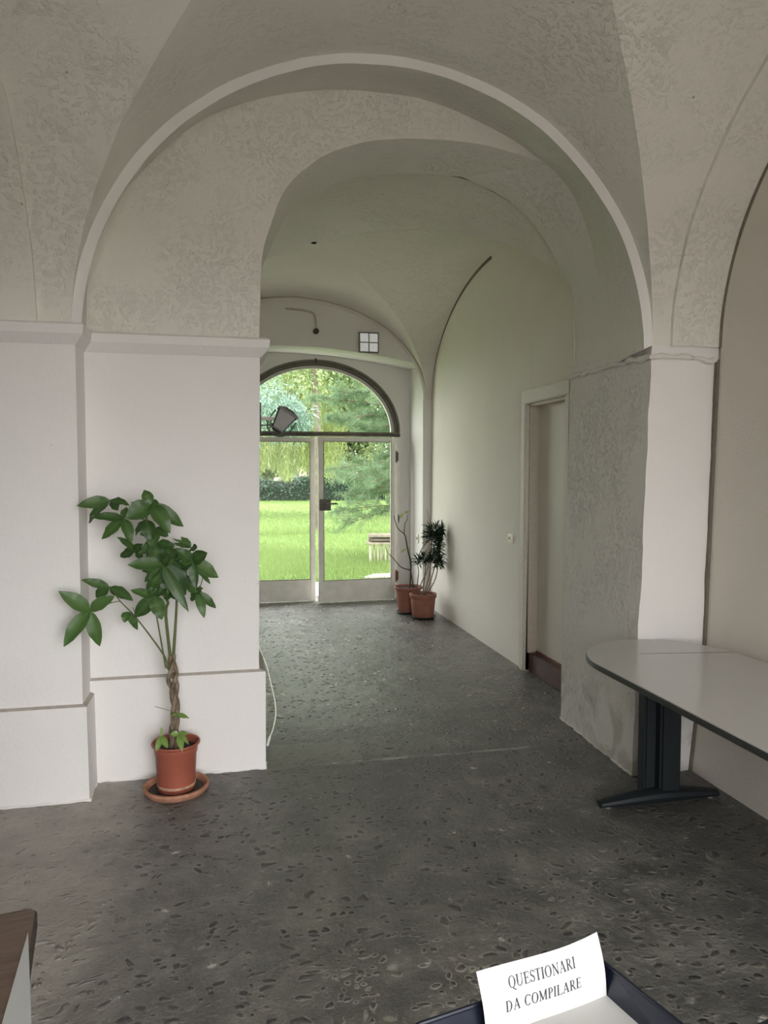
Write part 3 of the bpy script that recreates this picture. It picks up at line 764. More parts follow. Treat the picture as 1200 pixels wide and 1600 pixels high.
# ================================================================ money tree on the left
m_terra = simple('terracotta_plastic', (.33, .095, .06), .5, var=.08, scale=12, bump=.05)
m_clay = simple('pale_clay_saucer', (.40, .20, .125), .85, var=.25, scale=25, bump=.3)
m_clay2 = simple('aged_terracotta', (.27, .115, .08), .75, var=.2, scale=14, bump=.15)
m_soil = simple('dark_potting_soil', (.030, .024, .018), .95, var=.5, scale=60, bump=.8)
def leaf_mat(name, c0, c1, rough=.42, trans=.25):
    s = N(name); at = s.n('ShaderNodeAttribute', attribute_name='tone')
    c = s.ramp(at.outputs['Fac'], [(0, c0), (1, c1)]); s.set(Base_Color=c, Roughness=rough)
    tr_ = s.n('ShaderNodeBsdfTranslucent'); s.l(s.mix(.5, c, c1), tr_.inputs[0]); mx = s.n('ShaderNodeMixShader'); mx.inputs[0].default_value = trans
    s.l(s.b.outputs[0], mx.inputs[1]); s.l(tr_.outputs[0], mx.inputs[2]); s.l(mx.outputs[0], s.out.inputs['Surface']); return s.m
m_leaf = leaf_mat('money_tree_leaf', (.022, .060, .016), (.085, .170, .042))
m_leaf_young = leaf_mat('young_leaf', (.13, .24, .05), (.24, .37, .09))
m_stem = simple('green_stem', (.10, .13, .045), .55, var=.2, scale=30)
bk = N('braided_bark'); v = bk.coord('Object', (1, 1, .5)); f_ = bk.noise(v, 45, 5, .6)
bk.set(Base_Color=bk.ramp(f_, [(.3, (.07, .05, .03)), (.5, (.17, .13, .085)), (.7, (.30, .25, .18))]), Roughness=.85); bk.bump(f_, .6, .006); m_bark = bk.m

def leaflet(base, tip, wid, nrm, droop=.12, fold=.18, tone=.5, n=9, tipw=.62):
    base = Vector(base); tip = Vector(tip); ax = tip-base; L = ax.length; nrm = Vector(nrm)
    side = ax.cross(nrm).normalized(); up = side.cross(ax).normalized()
    V, T, F = [], [], []
    for i in range(n):
        u = i/(n-1); wv_ = (sin(pi*min(1, u**.80*.98+.015)))**.8*wid*.5*(1.0 if u < .5 else 1.0)
        c = base+ax*u+up*(sin(pi*u)*L*droop*.5); ed = -abs(wv_)*fold
        wob = .004*sin(u*17+base.x*40)
        for k, q in enumerate((-1, -.5, 0, .5, 1)):
            V.append(tuple(c+side*(wv_*q)+up*(-ed*abs(q)+wob*abs(q))))
            T.append(min(1, max(0, tone+(.30 if k == 2 else 0)-.10*(k % 2)+.05*sin(u*40))))
    for i in range(n-1):
        for k in range(4): F.append((i*5+k, i*5+k+1, (i+1)*5+k+1, (i+1)*5+k))
    return V, T, F
def leaf_mesh(name, items, mat, parent, **props):
    V, T, F = [], [], []
    for it in items:
        v_, t_, f_ = leaflet(*it[:4], **it[4]); b = len(V); V += v_; T += t_; F += [tuple(b+i for i in f) for f in f_]
    o = fast_mesh(name, V, F, mat, parent, T, **props); o.data.polygons.foreach_set('use_smooth', [True]*len(F)); return o
CL = [([-0.486, 3.7, 1.38], [([-0.629, 3.67, 1.39], 0.0383), ([-0.591, 3.73, 1.279], 0.0475), ([-0.449, 3.655, 1.261], 0.0475), ([-0.474, 3.72, 1.432], 0.0345)]), ([-0.54, 3.66, 1.467], [([-0.682, 3.63, 1.445], 0.05), ([-0.643, 3.69, 1.358], 0.0454), ([-0.448, 3.615, 1.446], 0.0348), ([-0.507, 3.68, 1.42], 0.0417)]), ([-0.354, 3.64, 1.449], [([-0.465, 3.61, 1.385], 0.0791), ([-0.209, 3.67, 1.338], 0.0588), ([-0.266, 3.595, 1.311], 0.0663), ([-0.386, 3.66, 1.516], 0.0467), ([-0.449, 3.68, 1.455], 0.0286), ([-0.316, 3.62, 1.454], 0.0377)]), ([-0.381, 3.7, 1.371], [([-0.355, 3.67, 1.261], 0.0574), ([-0.439, 3.73, 1.294], 0.0306)]), ([-0.44, 3.72, 1.219], [([-0.517, 3.69, 1.291], 0.0339), ([-0.514, 3.75, 1.192], 0.0431), ([-0.399, 3.675, 1.258], 0.0385), ([-0.407, 3.74, 1.172], 0.0323)]), ([-0.332, 3.68, 1.26], [([-0.249, 3.65, 1.242], 0.0381), ([-0.281, 3.71, 1.15], 0.0723), ([-0.35, 3.635, 1.161], 0.0609), ([-0.402, 3.7, 1.242], 0.0381)]), ([-0.303, 3.6, 1.164], [([-0.457, 3.57, 1.171], 0.0581), ([-0.2, 3.63, 1.012], 0.0782), ([-0.184, 3.555, 0.944], 0.0462), ([-0.387, 3.62, 1.082], 0.041), ([-0.373, 3.64, 1.025], 0.0559), ([-0.263, 3.58, 1.215], 0.0521)]), ([-0.165, 3.58, 1.181], [([-0.239, 3.55, 1.246], 0.0459), ([-0.22, 3.61, 1.14], 0.0519), ([-0.093, 3.535, 1.223], 0.0578), ([-0.047, 3.6, 1.095], 0.0593), ([-0.085, 3.62, 1.061], 0.0296), ([-0.149, 3.56, 1.05], 0.0385), ([-0.224, 3.59, 1.178], 0.037)]), ([-0.177, 3.7, 1.233], [([-0.263, 3.67, 1.282], 0.0138), ([-0.224, 3.73, 1.283], 0.0276), ([-0.147, 3.655, 1.228], 0.0383), ([-0.26, 3.72, 1.254], 0.0199)]), ([-0.145, 3.66, 1.018], [([-0.118, 3.63, 1.041], 0.0333), ([-0.18, 3.69, 0.972], 0.0364), ([-0.115, 3.615, 0.899], 0.0394), ([-0.061, 3.68, 0.933], 0.0364), ([-0.201, 3.7, 1.054], 0.0394)]), ([-0.344, 3.62, 1.013], [([-0.448, 3.59, 1.049], 0.039), ([-0.439, 3.65, 0.91], 0.0599), ([-0.307, 3.575, 0.907], 0.0599), ([-0.28, 3.64, 1.062], 0.0449), ([-0.354, 3.66, 1.101], 0.0562), ([-0.369, 3.6, 1.06], 0.0337)]), ([-0.562, 3.74, 1.043], [([-0.684, 3.71, 1.089], 0.0387), ([-0.634, 3.77, 0.994], 0.0511), ([-0.45, 3.695, 0.983], 0.048)]), ([-0.631, 3.6, 0.957], [([-0.758, 3.57, 1.058], 0.0596), ([-0.524, 3.63, 1.017], 0.0536), ([-0.737, 3.555, 0.804], 0.0611), ([-0.593, 3.62, 0.785], 0.0551)]), ([-0.48, 3.72, 0.925], [([-0.491, 3.69, 0.877], 0.037), ([-0.438, 3.75, 0.827], 0.0323)]), ([-0.256, 3.66, 1.177], [([-0.196, 3.63, 1.093], 0.053), ([-0.299, 3.69, 1.248], 0.0568), ([-0.335, 3.615, 1.142], 0.053), ([-0.222, 3.68, 1.189], 0.0454), ([-0.251, 3.7, 1.231], 0.0303)]), ([-0.28, 3.68, 1.038], [([-0.229, 3.65, 1.077], 0.0419), ([-0.324, 3.71, 1.086], 0.0419), ([-0.236, 3.635, 0.985], 0.0343), ([-0.297, 3.7, 0.976], 0.0381)])]
PX, PY = -.267, 3.785
sc_ = M(); sc_.lathe([(0, .004), (.120, .004), (.134, .008), (.142, .028), (.150, .035), (.160, .034), (.163, .026), (.158, .012), (.146, 0), (.0, 0)], 56)
o = sc_.build('plant_saucer', m_clay); o.location = (PX, PY-.015, 0); tag(o, 'wide pale clay saucer under the braided money tree', 'saucer')
q = M(); q.lathe([(0, .0045), (.122, .0045), (.136, .0105)], 48); q.build('damp_residue', simple('damp_dark_residue', (.045, .038, .030), .5, var=.4, scale=30), o, label='dark damp residue inside the saucer')
mt = tag(root('potted_money_tree', (PX, PY-.005, .005)), 'tall braided money tree in an orange plastic pot before the left pier', 'plant')
def rel(p): return (p[0]-PX, p[1]-(PY-.005), p[2]-.005)
q = M(); q.lathe([(0, 0), (.086, 0), (.090, .004), (.092, .03), (.1005, .185), (.1045, .19), (.108, .225), (.1185, .232), (.120, .238), (.117, .243), (.110, .240), (.104, .20), (.0, .20)], 64)
q.build('pot', m_terra, mt, ang=40)
q = M(); q.lathe([(0, .214), (.04, .218), (.08, .212), (.1035, .206)], 32); q.build('soil', m_soil, mt)
q = M(); q.lathe([(.0905, .022), (.0935, .024), (.0945, .034), (.0915, .037)], 64); q.build('lime_ring', simple('pale_lime_stain', (.50, .30, .20), .9, var=.45, scale=35), mt, label='pale lime crust near the foot of the pot')
TR = [(-.276, 3.77, .20), (-.274, 3.77, .316), (-.266, 3.77, .404), (-.272, 3.77, .50), (-.277, 3.77, .569), (-.279, 3.77, .69)]
cen = [Vector(rel(p)) for p in TR]; cs = spline(cen, 60)
q = M()
for k in range(3):
    pts, rad = [], []
    for i, p in enumerate(cs):
        u = i/59; a = 2*pi*k/3+u*2*pi*1.9+.6; r = .0125*(1-.15*u)+(.006*sin(pi*min(1, max(0, (u-.60)/.32))) if .6 < u < .92 else 0)*1.6
        pts.append(p+Vector((cos(a)*r, sin(a)*r*.8, 0))); rad.append((.0170 if u < .08 else .0145)*(1-.30*u)*(1+.10*noise.noise(Vector((k*9, u*30, 0)))))
    q.tube(pts, rad, 10)
q.build('braided_trunk', m_bark, mt)
STEMS = dict(
 a=([(-.286, 3.77, .668), (-.303, 3.74, .903), (-.29, 3.72, .97), (-.326, 3.68, 1.031), (-.355, 3.73, 1.10), (-.367, 3.72, 1.195), (-.382, 3.70, 1.365), (-.365, 3.64, 1.44)], .0085, .0045),
 b=([(-.273, 3.78, .676), (-.251, 3.75, .953), (-.247, 3.72, 1.118), (-.191, 3.65, 1.157), (-.158, 3.58, 1.175)], .0085, .003),
 c=([(-.308, 3.76, .63), (-.347, 3.73, .907), (-.358, 3.70, 1.008)], .0045, .003),
 d=([(-.30, 3.765, .62), (-.315, 3.76, .69), (-.438, 3.72, .891), (-.507, 3.68, .985), (-.552, 3.73, 1.04)], .0048, .0022),
 e=([(-.507, 3.68, .985), (-.548, 3.64, .983), (-.620, 3.60, .962)], .0022, .0018),
 f=([(-.382, 3.70, 1.37), (-.44, 3.70, 1.385), (-.491, 3.68, 1.40)], .003, .002),
 g=([(-.158, 3.58, 1.165), (-.120, 3.6, 1.10), (-.145, 3.66, 1.023)], .0028, .0018),
 h=([(-.36, 3.70, 1.20), (-.40, 3.71, 1.24), (-.34, 3.72, 1.28)], .0025, .002),
 i=([(-.44, 3.72, .905), (-.455, 3.72, .945)], .002, .0015))
for k, (p, r0, r1) in STEMS.items():
    pts = spline([rel(x) for x in p], 24); q = M(); q.tube(pts, [r0+(r1-r0)*i/23 for i in range(24)], 8); q.build('stem', m_stem, mt)
rnd = random.Random(3)
CL = CL+[([-.335, 3.69, 1.25], [([-.42, 3.68, 1.21], .045), ([-.375, 3.66, 1.14], .05), ([-.29, 3.66, 1.16], .048), ([-.25, 3.67, 1.25], .04)]),
         ([-.30, 3.66, 1.14], [([-.40, 3.64, 1.13], .05), ([-.37, 3.63, 1.05], .055), ([-.28, 3.62, 1.02], .055), ([-.21, 3.64, 1.10], .05)]),
         ([-.235, 3.66, 1.10], [([-.30, 3.63, 1.06], .045), ([-.23, 3.62, .99], .05), ([-.16, 3.63, 1.05], .045)]),
         ([-.345, 3.70, 1.33], [([-.41, 3.68, 1.30], .045), ([-.35, 3.66, 1.23], .055), ([-.28, 3.68, 1.29], .045)])]
for ci, (b0, ls) in enumerate(CL):
    items = []
    for (tp, wd) in ls:
        B = Vector(rel(b0)); T_ = Vector(rel(tp)); d = T_-B
        nr = Vector((rnd.uniform(-.35, .35), -1, .45+rnd.uniform(-.2, .3)))
        items.append((B, T_, wd*1.2, nr, dict(tone=rnd.uniform(.15, .75) if ci not in (12,) else .85, droop=rnd.uniform(.05, .22), fold=rnd.uniform(.1, .3))))
    leaf_mesh('palmate_leaf', items, m_leaf, mt)
for b0, tips in (((-.259, 3.745, .397), [((-.196, 3.70, .387), .024), ((-.285, 3.70, .405), .014)]),
                 ((-.331, 3.70, .305), [((-.352, 3.66, .245), .030), ((-.296, 3.66, .258), .034), ((-.330, 3.72, .345), .014)]),
                 ((-.247, 3.70, .314), [((-.229, 3.64, .243), .034), ((-.200, 3.68, .315), .026), ((-.197, 3.64, .279), .026), ((-.288, 3.70, .312), .028)])):
    leaf_mesh('young_leaf', [(rel(b0), rel(t_), w_, (.1, -1, .5), dict(tone=rnd.uniform(.3, .9), n=7)) for t_, w_ in tips], m_leaf_young, mt, label='small light green leaf sprouting low on the trunk')
q = M(); q.tube([rel((-.268, 3.75, .405)), rel((-.310, 3.75, .422)), rel((-.362, 3.75, .440))], .0015, 6); q.build('dry_twig', m_bark, mt)

# ================================================================ two pots in the corner of the corridor
def pot_prof(rb, rt, h, lip=.012):
    return [(0, 0), (rb, 0), (rb+.004, .006), (rt-lip*.9, h-.055), (rt-lip*.3, h-.05), (rt, h-.045), (rt+.003, h-.006), (rt-.002, h), (rt-.012, h-.003), (rt-.018, h-.03), (0, h-.03)]
m_sauc = simple('dark_plastic_saucer', (.022, .024, .022), .5)
DXp, DYp = 2.094, 7.77
o = M().lathe([(0, 0), (.12, 0), (.145, .022), (.139, .024), (.116, .006), (0, .006)], 40).build('plant_saucer', m_sauc); o.location = (DXp, DYp, 0); tag(o, 'dark saucer under the pot of the bushy dark green plant', 'saucer')
dr = tag(root('potted_dracaena', (DXp, DYp, .0065)), 'bushy dark green plant in a terracotta pot against the corridor wall', 'plant')
def rel2(p): return (p[0]-DXp, p[1]-DYp, p[2]-.0065)
q = M(); q.lathe(pot_prof(.112, .148, .268), 48); q.build('pot', m_clay2, dr, ang=40)
q = M(); q.lathe([(0, .245), (.13, .236)], 24); q.build('soil', m_soil, dr)
m_twig = simple('brown_woody_stem', (.16, .10, .065), .8, var=.3, scale=30)
for p in ([(2.10, 7.77, .24), (2.159, 7.75, .369), (2.217, 7.75, .556), (2.24, 7.76, .75)], [(2.12, 7.77, .24), (2.215, 7.75, .40), (2.255, 7.75, .55), (2.25, 7.77, .66)], [(2.09, 7.78, .24), (2.11, 7.75, .484), (2.12, 7.75, .62)], [(2.06, 7.78, .24), (2.07, 7.77, .373), (2.12, 7.75, .484), (2.15, 7.74, .60)], [(2.03, 7.78, .24), (2.028, 7.77, .364), (2.038, 7.75, .514), (2.02, 7.74, .60)], [(2.045, 7.77, .64), (2.052, 7.75, .72), (2.10, 7.75, .80), (2.17, 7.75, .87)], [(2.10, 7.79, .24), (2.17, 7.80, .45), (2.19, 7.80, .65), (2.20, 7.80, .85)]):
    pts = spline([rel2(x) for x in p], 14); q = M(); q.tube(pts, [.0065-.002*i/13 for i in range(14)], 7); q.build('stem', m_twig, dr)
q = M(); q.tube([rel2(p) for p in ((2.176, 7.75, 1.0), (2.15, 7.75, 1.10), (2.127, 7.75, 1.195))], .002, 5); q.build('bare_twig', m_twig, dr)
m_dleaf = leaf_mat('dracaena_leaf', (.008, .022, .010), (.020, .048, .020), .35, .1)
heads = [(2.244, 7.72, .913), (2.167, 7.75, .945), (2.290, 7.72, .955), (2.177, 7.75, .868), (2.290, 7.74, .846), (2.245, 7.70, .80), (2.21, 7.69, .88), (2.23, 7.74, .99), (2.29, 7.75, .90), (2.155, 7.72, .90),
         (2.08, 7.73, .653), (2.15, 7.71, .651), (2.245, 7.72, .611), (2.285, 7.74, .591), (2.04, 7.74, .625), (2.236, 7.74, .706), (2.27, 7.75, .75), (2.19, 7.72, .64), (2.255, 7.70, .66)]
for h in heads:
    items = []; hx = Vector(rel2(h))
    for k in range(38):
        th = rnd.uniform(0, 2*pi); el_ = rnd.uniform(-.5, 1.3); L = rnd.uniform(.07, .12)
        d = Vector((cos(th)*cos(el_), sin(th)*cos(el_), sin(el_))); b = hx+d*.008+Vector((0, 0, rnd.uniform(-.03, .03)))
        e = b+d*L+Vector((0, 0, -.012))
        if e.x+DXp > 2.33: e.x = 2.33-DXp
        items.append((b, e, .017, (rnd.uniform(-.2, .2), -.3, 1), dict(tone=rnd.uniform(0, 1), n=4, droop=.15)))
    leaf_mesh('leaf_rosette', items, m_dleaf, dr)
BX, BY = 2.005, 8.09
o = M().lathe([(0, 0), (.115, 0), (.135, .020), (.130, .022), (.110, .006), (0, .006)], 40).build('plant_saucer', m_sauc); o.location = (BX, BY, 0); tag(o, 'dark saucer under the pot with the nearly bare branches', 'saucer')
bp = tag(root('potted_bare_shrub', (BX, BY, .0065)), 'nearly leafless branching shrub in a rimmed terracotta pot beside the door', 'plant')
def rel3(p): return (p[0]-BX, p[1]-BY, p[2]-.0065)
q = M(); q.lathe([(0, 0), (.104, 0), (.108, .006), (.145, .262), (.152, .268), (.163, .272), (.166, .292), (.160, .300), (.148, .298), (.142, .27), (0, .27)], 48); q.build('pot', m_clay2, bp, ang=40)
q = M(); q.lathe([(0, .278), (.138, .272)], 24); q.build('soil', m_soil, bp)
m_btw = simple('dark_bare_branch', (.07, .052, .036), .8, var=.3, scale=30)
for p, r0, r1 in (([(2.022, 8.08, .27), (2.026, 8.05, .562), (1.991, 8.05, .718), (1.961, 8.05, .883), (1.946, 8.05, .908)], .011, .007),
                  ([(1.946, 8.05, .908), (1.882, 8.05, .962), (1.847, 8.05, 1.039), (1.831, 8.05, 1.117)], .006, .004),
                  ([(1.946, 8.05, .908), (1.956, 8.05, 1.019), (1.981, 8.05, 1.067), (1.986, 8.05, 1.125)], .006, .003),
                  ([(2.018, 8.05, .494), (1.912, 8.05, .531), (1.818, 8.05, .635), (1.749, 8.05, .714), (1.73, 8.05, .772)], .007, .003),
                  ([(2.062, 8.07, .28), (2.032, 8.05, .445), (2.022, 8.05, .56)], .007, .006),
                  ([(2.02, 8.05, .575), (2.06, 8.02, .60), (2.10, 8.0, .57)], .004, .002)):
    pts = spline([rel3(x) for x in p], 16); q = M(); q.tube(pts, [r0+(r1-r0)*i/15 for i in range(16)], 7); q.build('branch', m_btw, bp)
m_yl = leaf_mat('yellow_green_leaf', (.16, .22, .07), (.32, .40, .14))
for b0, t_, w_ in (((1.890, 8.05, 1.085), (1.945, 8.04, 1.145), .028), ((1.952, 8.05, 1.145), (2.005, 8.04, 1.160), .03), ((1.967, 8.05, .735), (1.897, 8.04, .695), .022), ((1.985, 8.05, .73), (2.02, 8.04, .745), .02)):
    leaf_mesh('leaf', [(rel3(b0), rel3(t_), w_, (0, -1, .4), dict(tone=.7, n=6))], m_yl, bp)
leaf_mesh('leaf', [(rel3((1.882, 8.05, 1.135)), rel3((1.880, 8.04, 1.02)), .018, (0, -1, .1), dict(tone=.0, n=6))], m_dleaf, bp, label='single dark withered hanging leaf')

# ================================================================ small things on the walls
m_sw = simple('ivory_plastic', (.88, .86, .74), .4, var=.02)
sw_ = tag(root('light_switch', (2.349, 5.855, 1.042)), 'small ivory light switch on the corridor wall beside the cream door', 'switch')
q = M(); q.box(-.014, .006, -.048, .048, -.036, .036, .003); q.build('switch_plate', m_sw, sw_)
q = M(); q.box(-.019, -.013, -.014, .014, -.022, .022, .002); q.build('rocker', m_sw, sw_)
q = M(); q.box(-.0205, -.0185, -.006, .008, -.010, .012); q.build('indicator', m_dark, sw_, smooth=False)
jp = tag(root('junction_plate', (2.258, 8.62, .80)), 'tiny white switch plate on the niche side beside the garden door', 'switch')
q = M(); q.box(-.012, .004, -.04, .04, -.055, .055, .003); q.build('cover', m_sw, jp)
q = M(); q.box(-.016, -.012, -.012, .012, -.016, .016, .001); q.build('button', m_dark, jp)

# four-pane panel high on the end wall
vp = tag(root('panel_light', (1.607, 8.40, 3.085)), 'small square white panel with four panes high above the garden door', 'panel')
q = M(); s_ = .115
for x0, x1, z0, z1 in ((-s_, s_, s_-.012, s_), (-s_, s_, -s_, -s_+.012), (-s_, -s_+.012, -s_+.012, s_-.012), (s_-.012, s_, -s_+.012, s_-.012), (-.005, .005, -s_+.012, s_-.012), (-s_+.012, -.005, -.005, .005), (.005, s_-.012, -.005, .005)):
    q.box(x0, x1, -.035, .002, z0, z1)
q.build('dark_frame', m_ftim, vp, smooth=False)
for x0 in (-s_+.012, .005):
    for z0 in (-s_+.012, .005):
        q = M(); q.box(x0, x0+s_-.017, -.027, -.004, z0, z0+s_-.017, .002); q.build('pane', simple('frosted_white_glass', (.80, .80, .84), .25, var=.06, scale=60) if (x0 < 0 and z0 < 0) else bpy.data.materials['frosted_white_glass'], vp)
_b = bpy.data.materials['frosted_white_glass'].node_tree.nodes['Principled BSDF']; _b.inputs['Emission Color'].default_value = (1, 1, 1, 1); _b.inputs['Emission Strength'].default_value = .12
# curved conduit ending in a dark round opening
cd = tag(root('conduit', (1.0, 8.395, 3.19)), 'grey curved conduit ending in a dark round socket above the fanlight', 'pipe')
q = M(); q.tube(spline([(-.34, -.004, .238), (-.22, -.006, .236), (-.12, -.006, .225), (-.03, -.010, .20), (-.002, -.014, .13), (0, -.014, .03)], 40), .012, 8); q.build('pipe', simple('grey_conduit_paint', (.50, .48, .43), .7), cd)
q = M(); q.tube([(0, .0, 0), (0, -.06, -.004)], .030, 20); q.build('socket', m_dark, cd)
q = M(); q.tube([(0, .002, 0), (0, -.02, -.0)], .036, 20); q.build('socket_ring', simple('grey_conduit_ring', (.3, .29, .26), .7), cd)

# wall lantern fixed to the passage side of the left pier
m_lant = simple('dark_lantern_metal', (.045, .042, .038), .5, .3)
m_lglass = simple('dull_lantern_glass', (.20, .19, .175), .35, var=.1)
la = tag(root('wall_lantern', (.178, 4.22, 1.90)), 'tilted grey wall lantern on a bracket sticking out from the left pier', 'lantern')
q = M(); q.box(.0, .012, -.05, .05, -.09, .09, .003); q.build('wall_plate', m_lant, la)
q = M(); q.box(.0, .085, -.010, .010, -.006, .012, .002); q.build('arm', simple('pale_bracket_arm', (.50, .47, .43), .6), la)
q = M(); q.tube([(.01, 0, -.035), (.05, 0, -.035), (.075, 0, -.03)], .004, 8)
q.tube(spline([(.04, 0, -.004), (.052, 0, -.03), (.045, 0, -.05), (.060, 0, -.048), (.075, 0, -.025), (.062, 0, -.02), (.075, 0, -.0)], 30), .0032, 7); q.build('scroll', m_lant, la)
hr = M()
# lantern body is a four sided tapering box, tipped towards the passage
ax = Matrix.Rotation(radians(-35), 4, 'Y')      # top tilts to the right
LC = Vector((.135, 0, -.008))
def lp(x, y, z):
    p = Matrix.Rotation(radians(32), 4, 'Y') @ Vector((x, y, z)); return tuple(LC+p)
def frus(m, r0, z0, r1, z1):
    v_ = [lp(a*r0, b*r0, z0) for a, b in ((-1, -1), (1, -1), (1, 1), (-1, 1))]+[lp(a*r1, b*r1, z1) for a, b in ((-1, -1), (1, -1), (1, 1), (-1, 1))]
    m.add(v_, [(3, 2, 1, 0), (4, 5, 6, 7)]+[(i, (i+1) % 4, 4+(i+1) % 4, 4+i) for i in range(4)])
q = M(); frus(q, .032, -.055, .052, .045); q.build('lantern_glass', m_lglass, la, smooth=False)
q = M(); frus(q, .062, .045, .062, .057); frus(q, .060, .057, .026, .074); q.build('lantern_roof', simple('grey_lantern_roof', (.13, .125, .12), .6), la, smooth=False)
q = M(); frus(q, .036, -.064, .036, -.055); frus(q, .020, -.074, .034, -.064)
for a, b in ((-1, -1), (1, -1), (1, 1), (-1, 1)): q.tube([lp(a*.033, b*.033, -.056), lp(a*.053, b*.053, .046)], .0032, 6)
q.build('lantern_frame', m_lant, la, smooth=False)
q = M(); q.tube(spline([lp(-.066, 0, .03), lp(-.070, 0, -.02), lp(-.060, 0, -.07), lp(-.02, 0, -.092), lp(.02, 0, -.09), lp(.05, 0, -.07), lp(.066, 0, -.03), lp(.068, 0, .03)], 40), .0042, 8); q.build('yoke', m_lant, la)

# white cable hanging from the pier
ca_ = tag(root('power_cable', (.17, 4.25, .58)), 'white cable hanging in a loop beside the left pier above the floor', 'cable')
def rc(p): return (p[0]-.17, p[1]-4.25, p[2]-.58)
q = M(); q.tube(spline([rc(p) for p in ((.160, 4.30, .62), (.190, 4.30, .535), (.214, 4.29, .47), (.235, 4.28, .38), (.258, 4.27, .27), (.262, 4.26, .19), (.245, 4.25, .11), (.226, 4.25, .062))], 50), .0035, 8); q.build('cord', m_sw, ca_)
q = M(); q.tube([rc(p) for p in ((.228, 4.25, .068), (.222, 4.25, .050), (.212, 4.25, .012))], [.006, .009, .007], 10); q.build('connector', simple('white_connector', (.8, .8, .76), .4), ca_)

# ================================================================ garden beyond the door
GR = -.10
gm = N('lawn_turf'); v = gm.coord('Object')
f1 = gm.noise(v, .35, 4, .6, .5); f2 = gm.noise(v, 14, 5, .7)
c = gm.ramp(f1, [(.35, (.125, .20, .045)), (.65, (.19, .27, .07))])
c = gm.mix(gm.ramp(f2, [(.35, .45), (.65, 0)]), c, (.10, .22, .025))
gm.set(Base_Color=c, Roughness=.95); gm.bump(f2, .6, .03)
lawn = M(); rows = []
for i in range(41):
    y = 9.45+(i/40)**1.6*110; rows.append([(x, y, GR+.05*noise.noise(Vector((x*.15, y*.15, 0)))*min(1, (y-9.45)/6)) for x in [-60+3.2*j for j in range(41)]])
lawn.grid(rows); lawn.build('lawn_ground', gm.m, recalc=False, **ST)
court = M(); court.box(-40, 40, -60, -1.86, -.25, -.02); court.build('courtyard_ground', simple('pale_courtyard_gravel', (.34, .32, .29), .95, scale=2), smooth=False, **ST)

rs = np.random.RandomState(11)
m_blade = leaf_mat('grass_blade', (.10, .17, .042), (.235, .315, .11), .6, .35)
def blades(n, x0, x1, y0, y1, h, ww):
    x = rs.uniform(x0, x1, n); y = y0+(y1-y0)*rs.uniform(0, 1, n)**1.5; a = rs.uniform(0, 2*pi, n); hh = h*rs.uniform(.5, 1.2, n)
    k = np.array([noise.noise(Vector((px*.5, py*.5, 3))) for px, py in zip(x, y)]); hh *= 1+.6*k
    b = np.stack([x, y, np.full(n, GR-.03)], 1); s_ = np.stack([np.cos(a), np.sin(a), 0*a], 1)*ww
    t_ = b+np.stack([rs.normal(0, .03, n), rs.normal(0, .03, n), hh+.03], 1)
    V = np.stack([b-s_, b+s_, t_], 1).reshape(-1, 3); F = np.arange(3*n).reshape(-1, 3)
    tone = np.repeat(np.clip(rs.uniform(0, 1, n)*.6+.3+.5*k, 0, 1), 3)
    return V, F, tone
V1, F1, T1 = blades(60000, -.5, 5.2, 10.9, 20, .085, .006)
V2, F2, T2 = blades(40000, -1, 11, 20, 45, .10, .016)
o = fast_mesh('grass', np.concatenate([V1, V2]), np.concatenate([F1, F2+len(V1)]), m_blade, None, np.concatenate([T1, T2]))
o['kind'] = 'stuff'; tag(o, 'bright green grass of the lawn outside the door', 'grass')

def cards(P, L, Wd, dirs, tones, bend=0.0):
    """one kite shaped leaf per point: P (n,3), direction dirs (n,3)"""
    n = len(P); d = dirs/np.linalg.norm(dirs, axis=1, keepdims=True)
    r = rs.normal(size=(n, 3)); s_ = np.cross(d, r); s_ /= np.linalg.norm(s_, axis=1, keepdims=True)+1e-9
    L = np.broadcast_to(np.asarray(L), (n,))[:, None]; Wd = np.broadcast_to(np.asarray(Wd), (n,))[:, None]
    V = np.stack([P, P+d*L*.45+s_*Wd*.5, P+d*L, P+d*L*.45-s_*Wd*.5], 1).reshape(-1, 3)
    return V, np.arange(4*n).reshape(-1, 4), np.repeat(tones, 4)
def blob_pts(n, c, r, shell=.55):
    u = rs.normal(size=(n, 3)); u /= np.linalg.norm(u, axis=1, keepdims=True)
    rr_ = (shell+(1-shell)*rs.uniform(0, 1, n))[:, None]
    return np.array(c)+u*rr_*np.array(r), u
def trunk_mesh(name, pts, r0, r1, mat, parent, n=10):
    pts = spline(pts, 20); q = M(); q.tube([jit(p, r0*.25, 2.0) for p in pts], [r0+(r1-r0)*i/19 for i in range(20)], n); return q.build(name, mat, parent)
m_trunk = simple('garden_tree_bark', (.11, .095, .07), .9, var=.35, scale=6, bump=.5)
m_wil = leaf_mat('weeping_leaf', (.17, .22, .08), (.43, .48, .21), .6, .35)
m_dec = leaf_mat('broad_tree_leaf', (.09, .145, .06), (.30, .36, .17), .6, .35)
m_blue = leaf_mat('blue_conifer_needle', (.09, .16, .13), (.30, .42, .36), .6, .2)
m_pine = leaf_mat('pine_needle', (.08, .155, .075), (.26, .36, .21), .55, .25)
m_hedge = leaf_mat('dark_hedge_leaf', (.012, .035, .022), (.05, .10, .06), .5, .1)

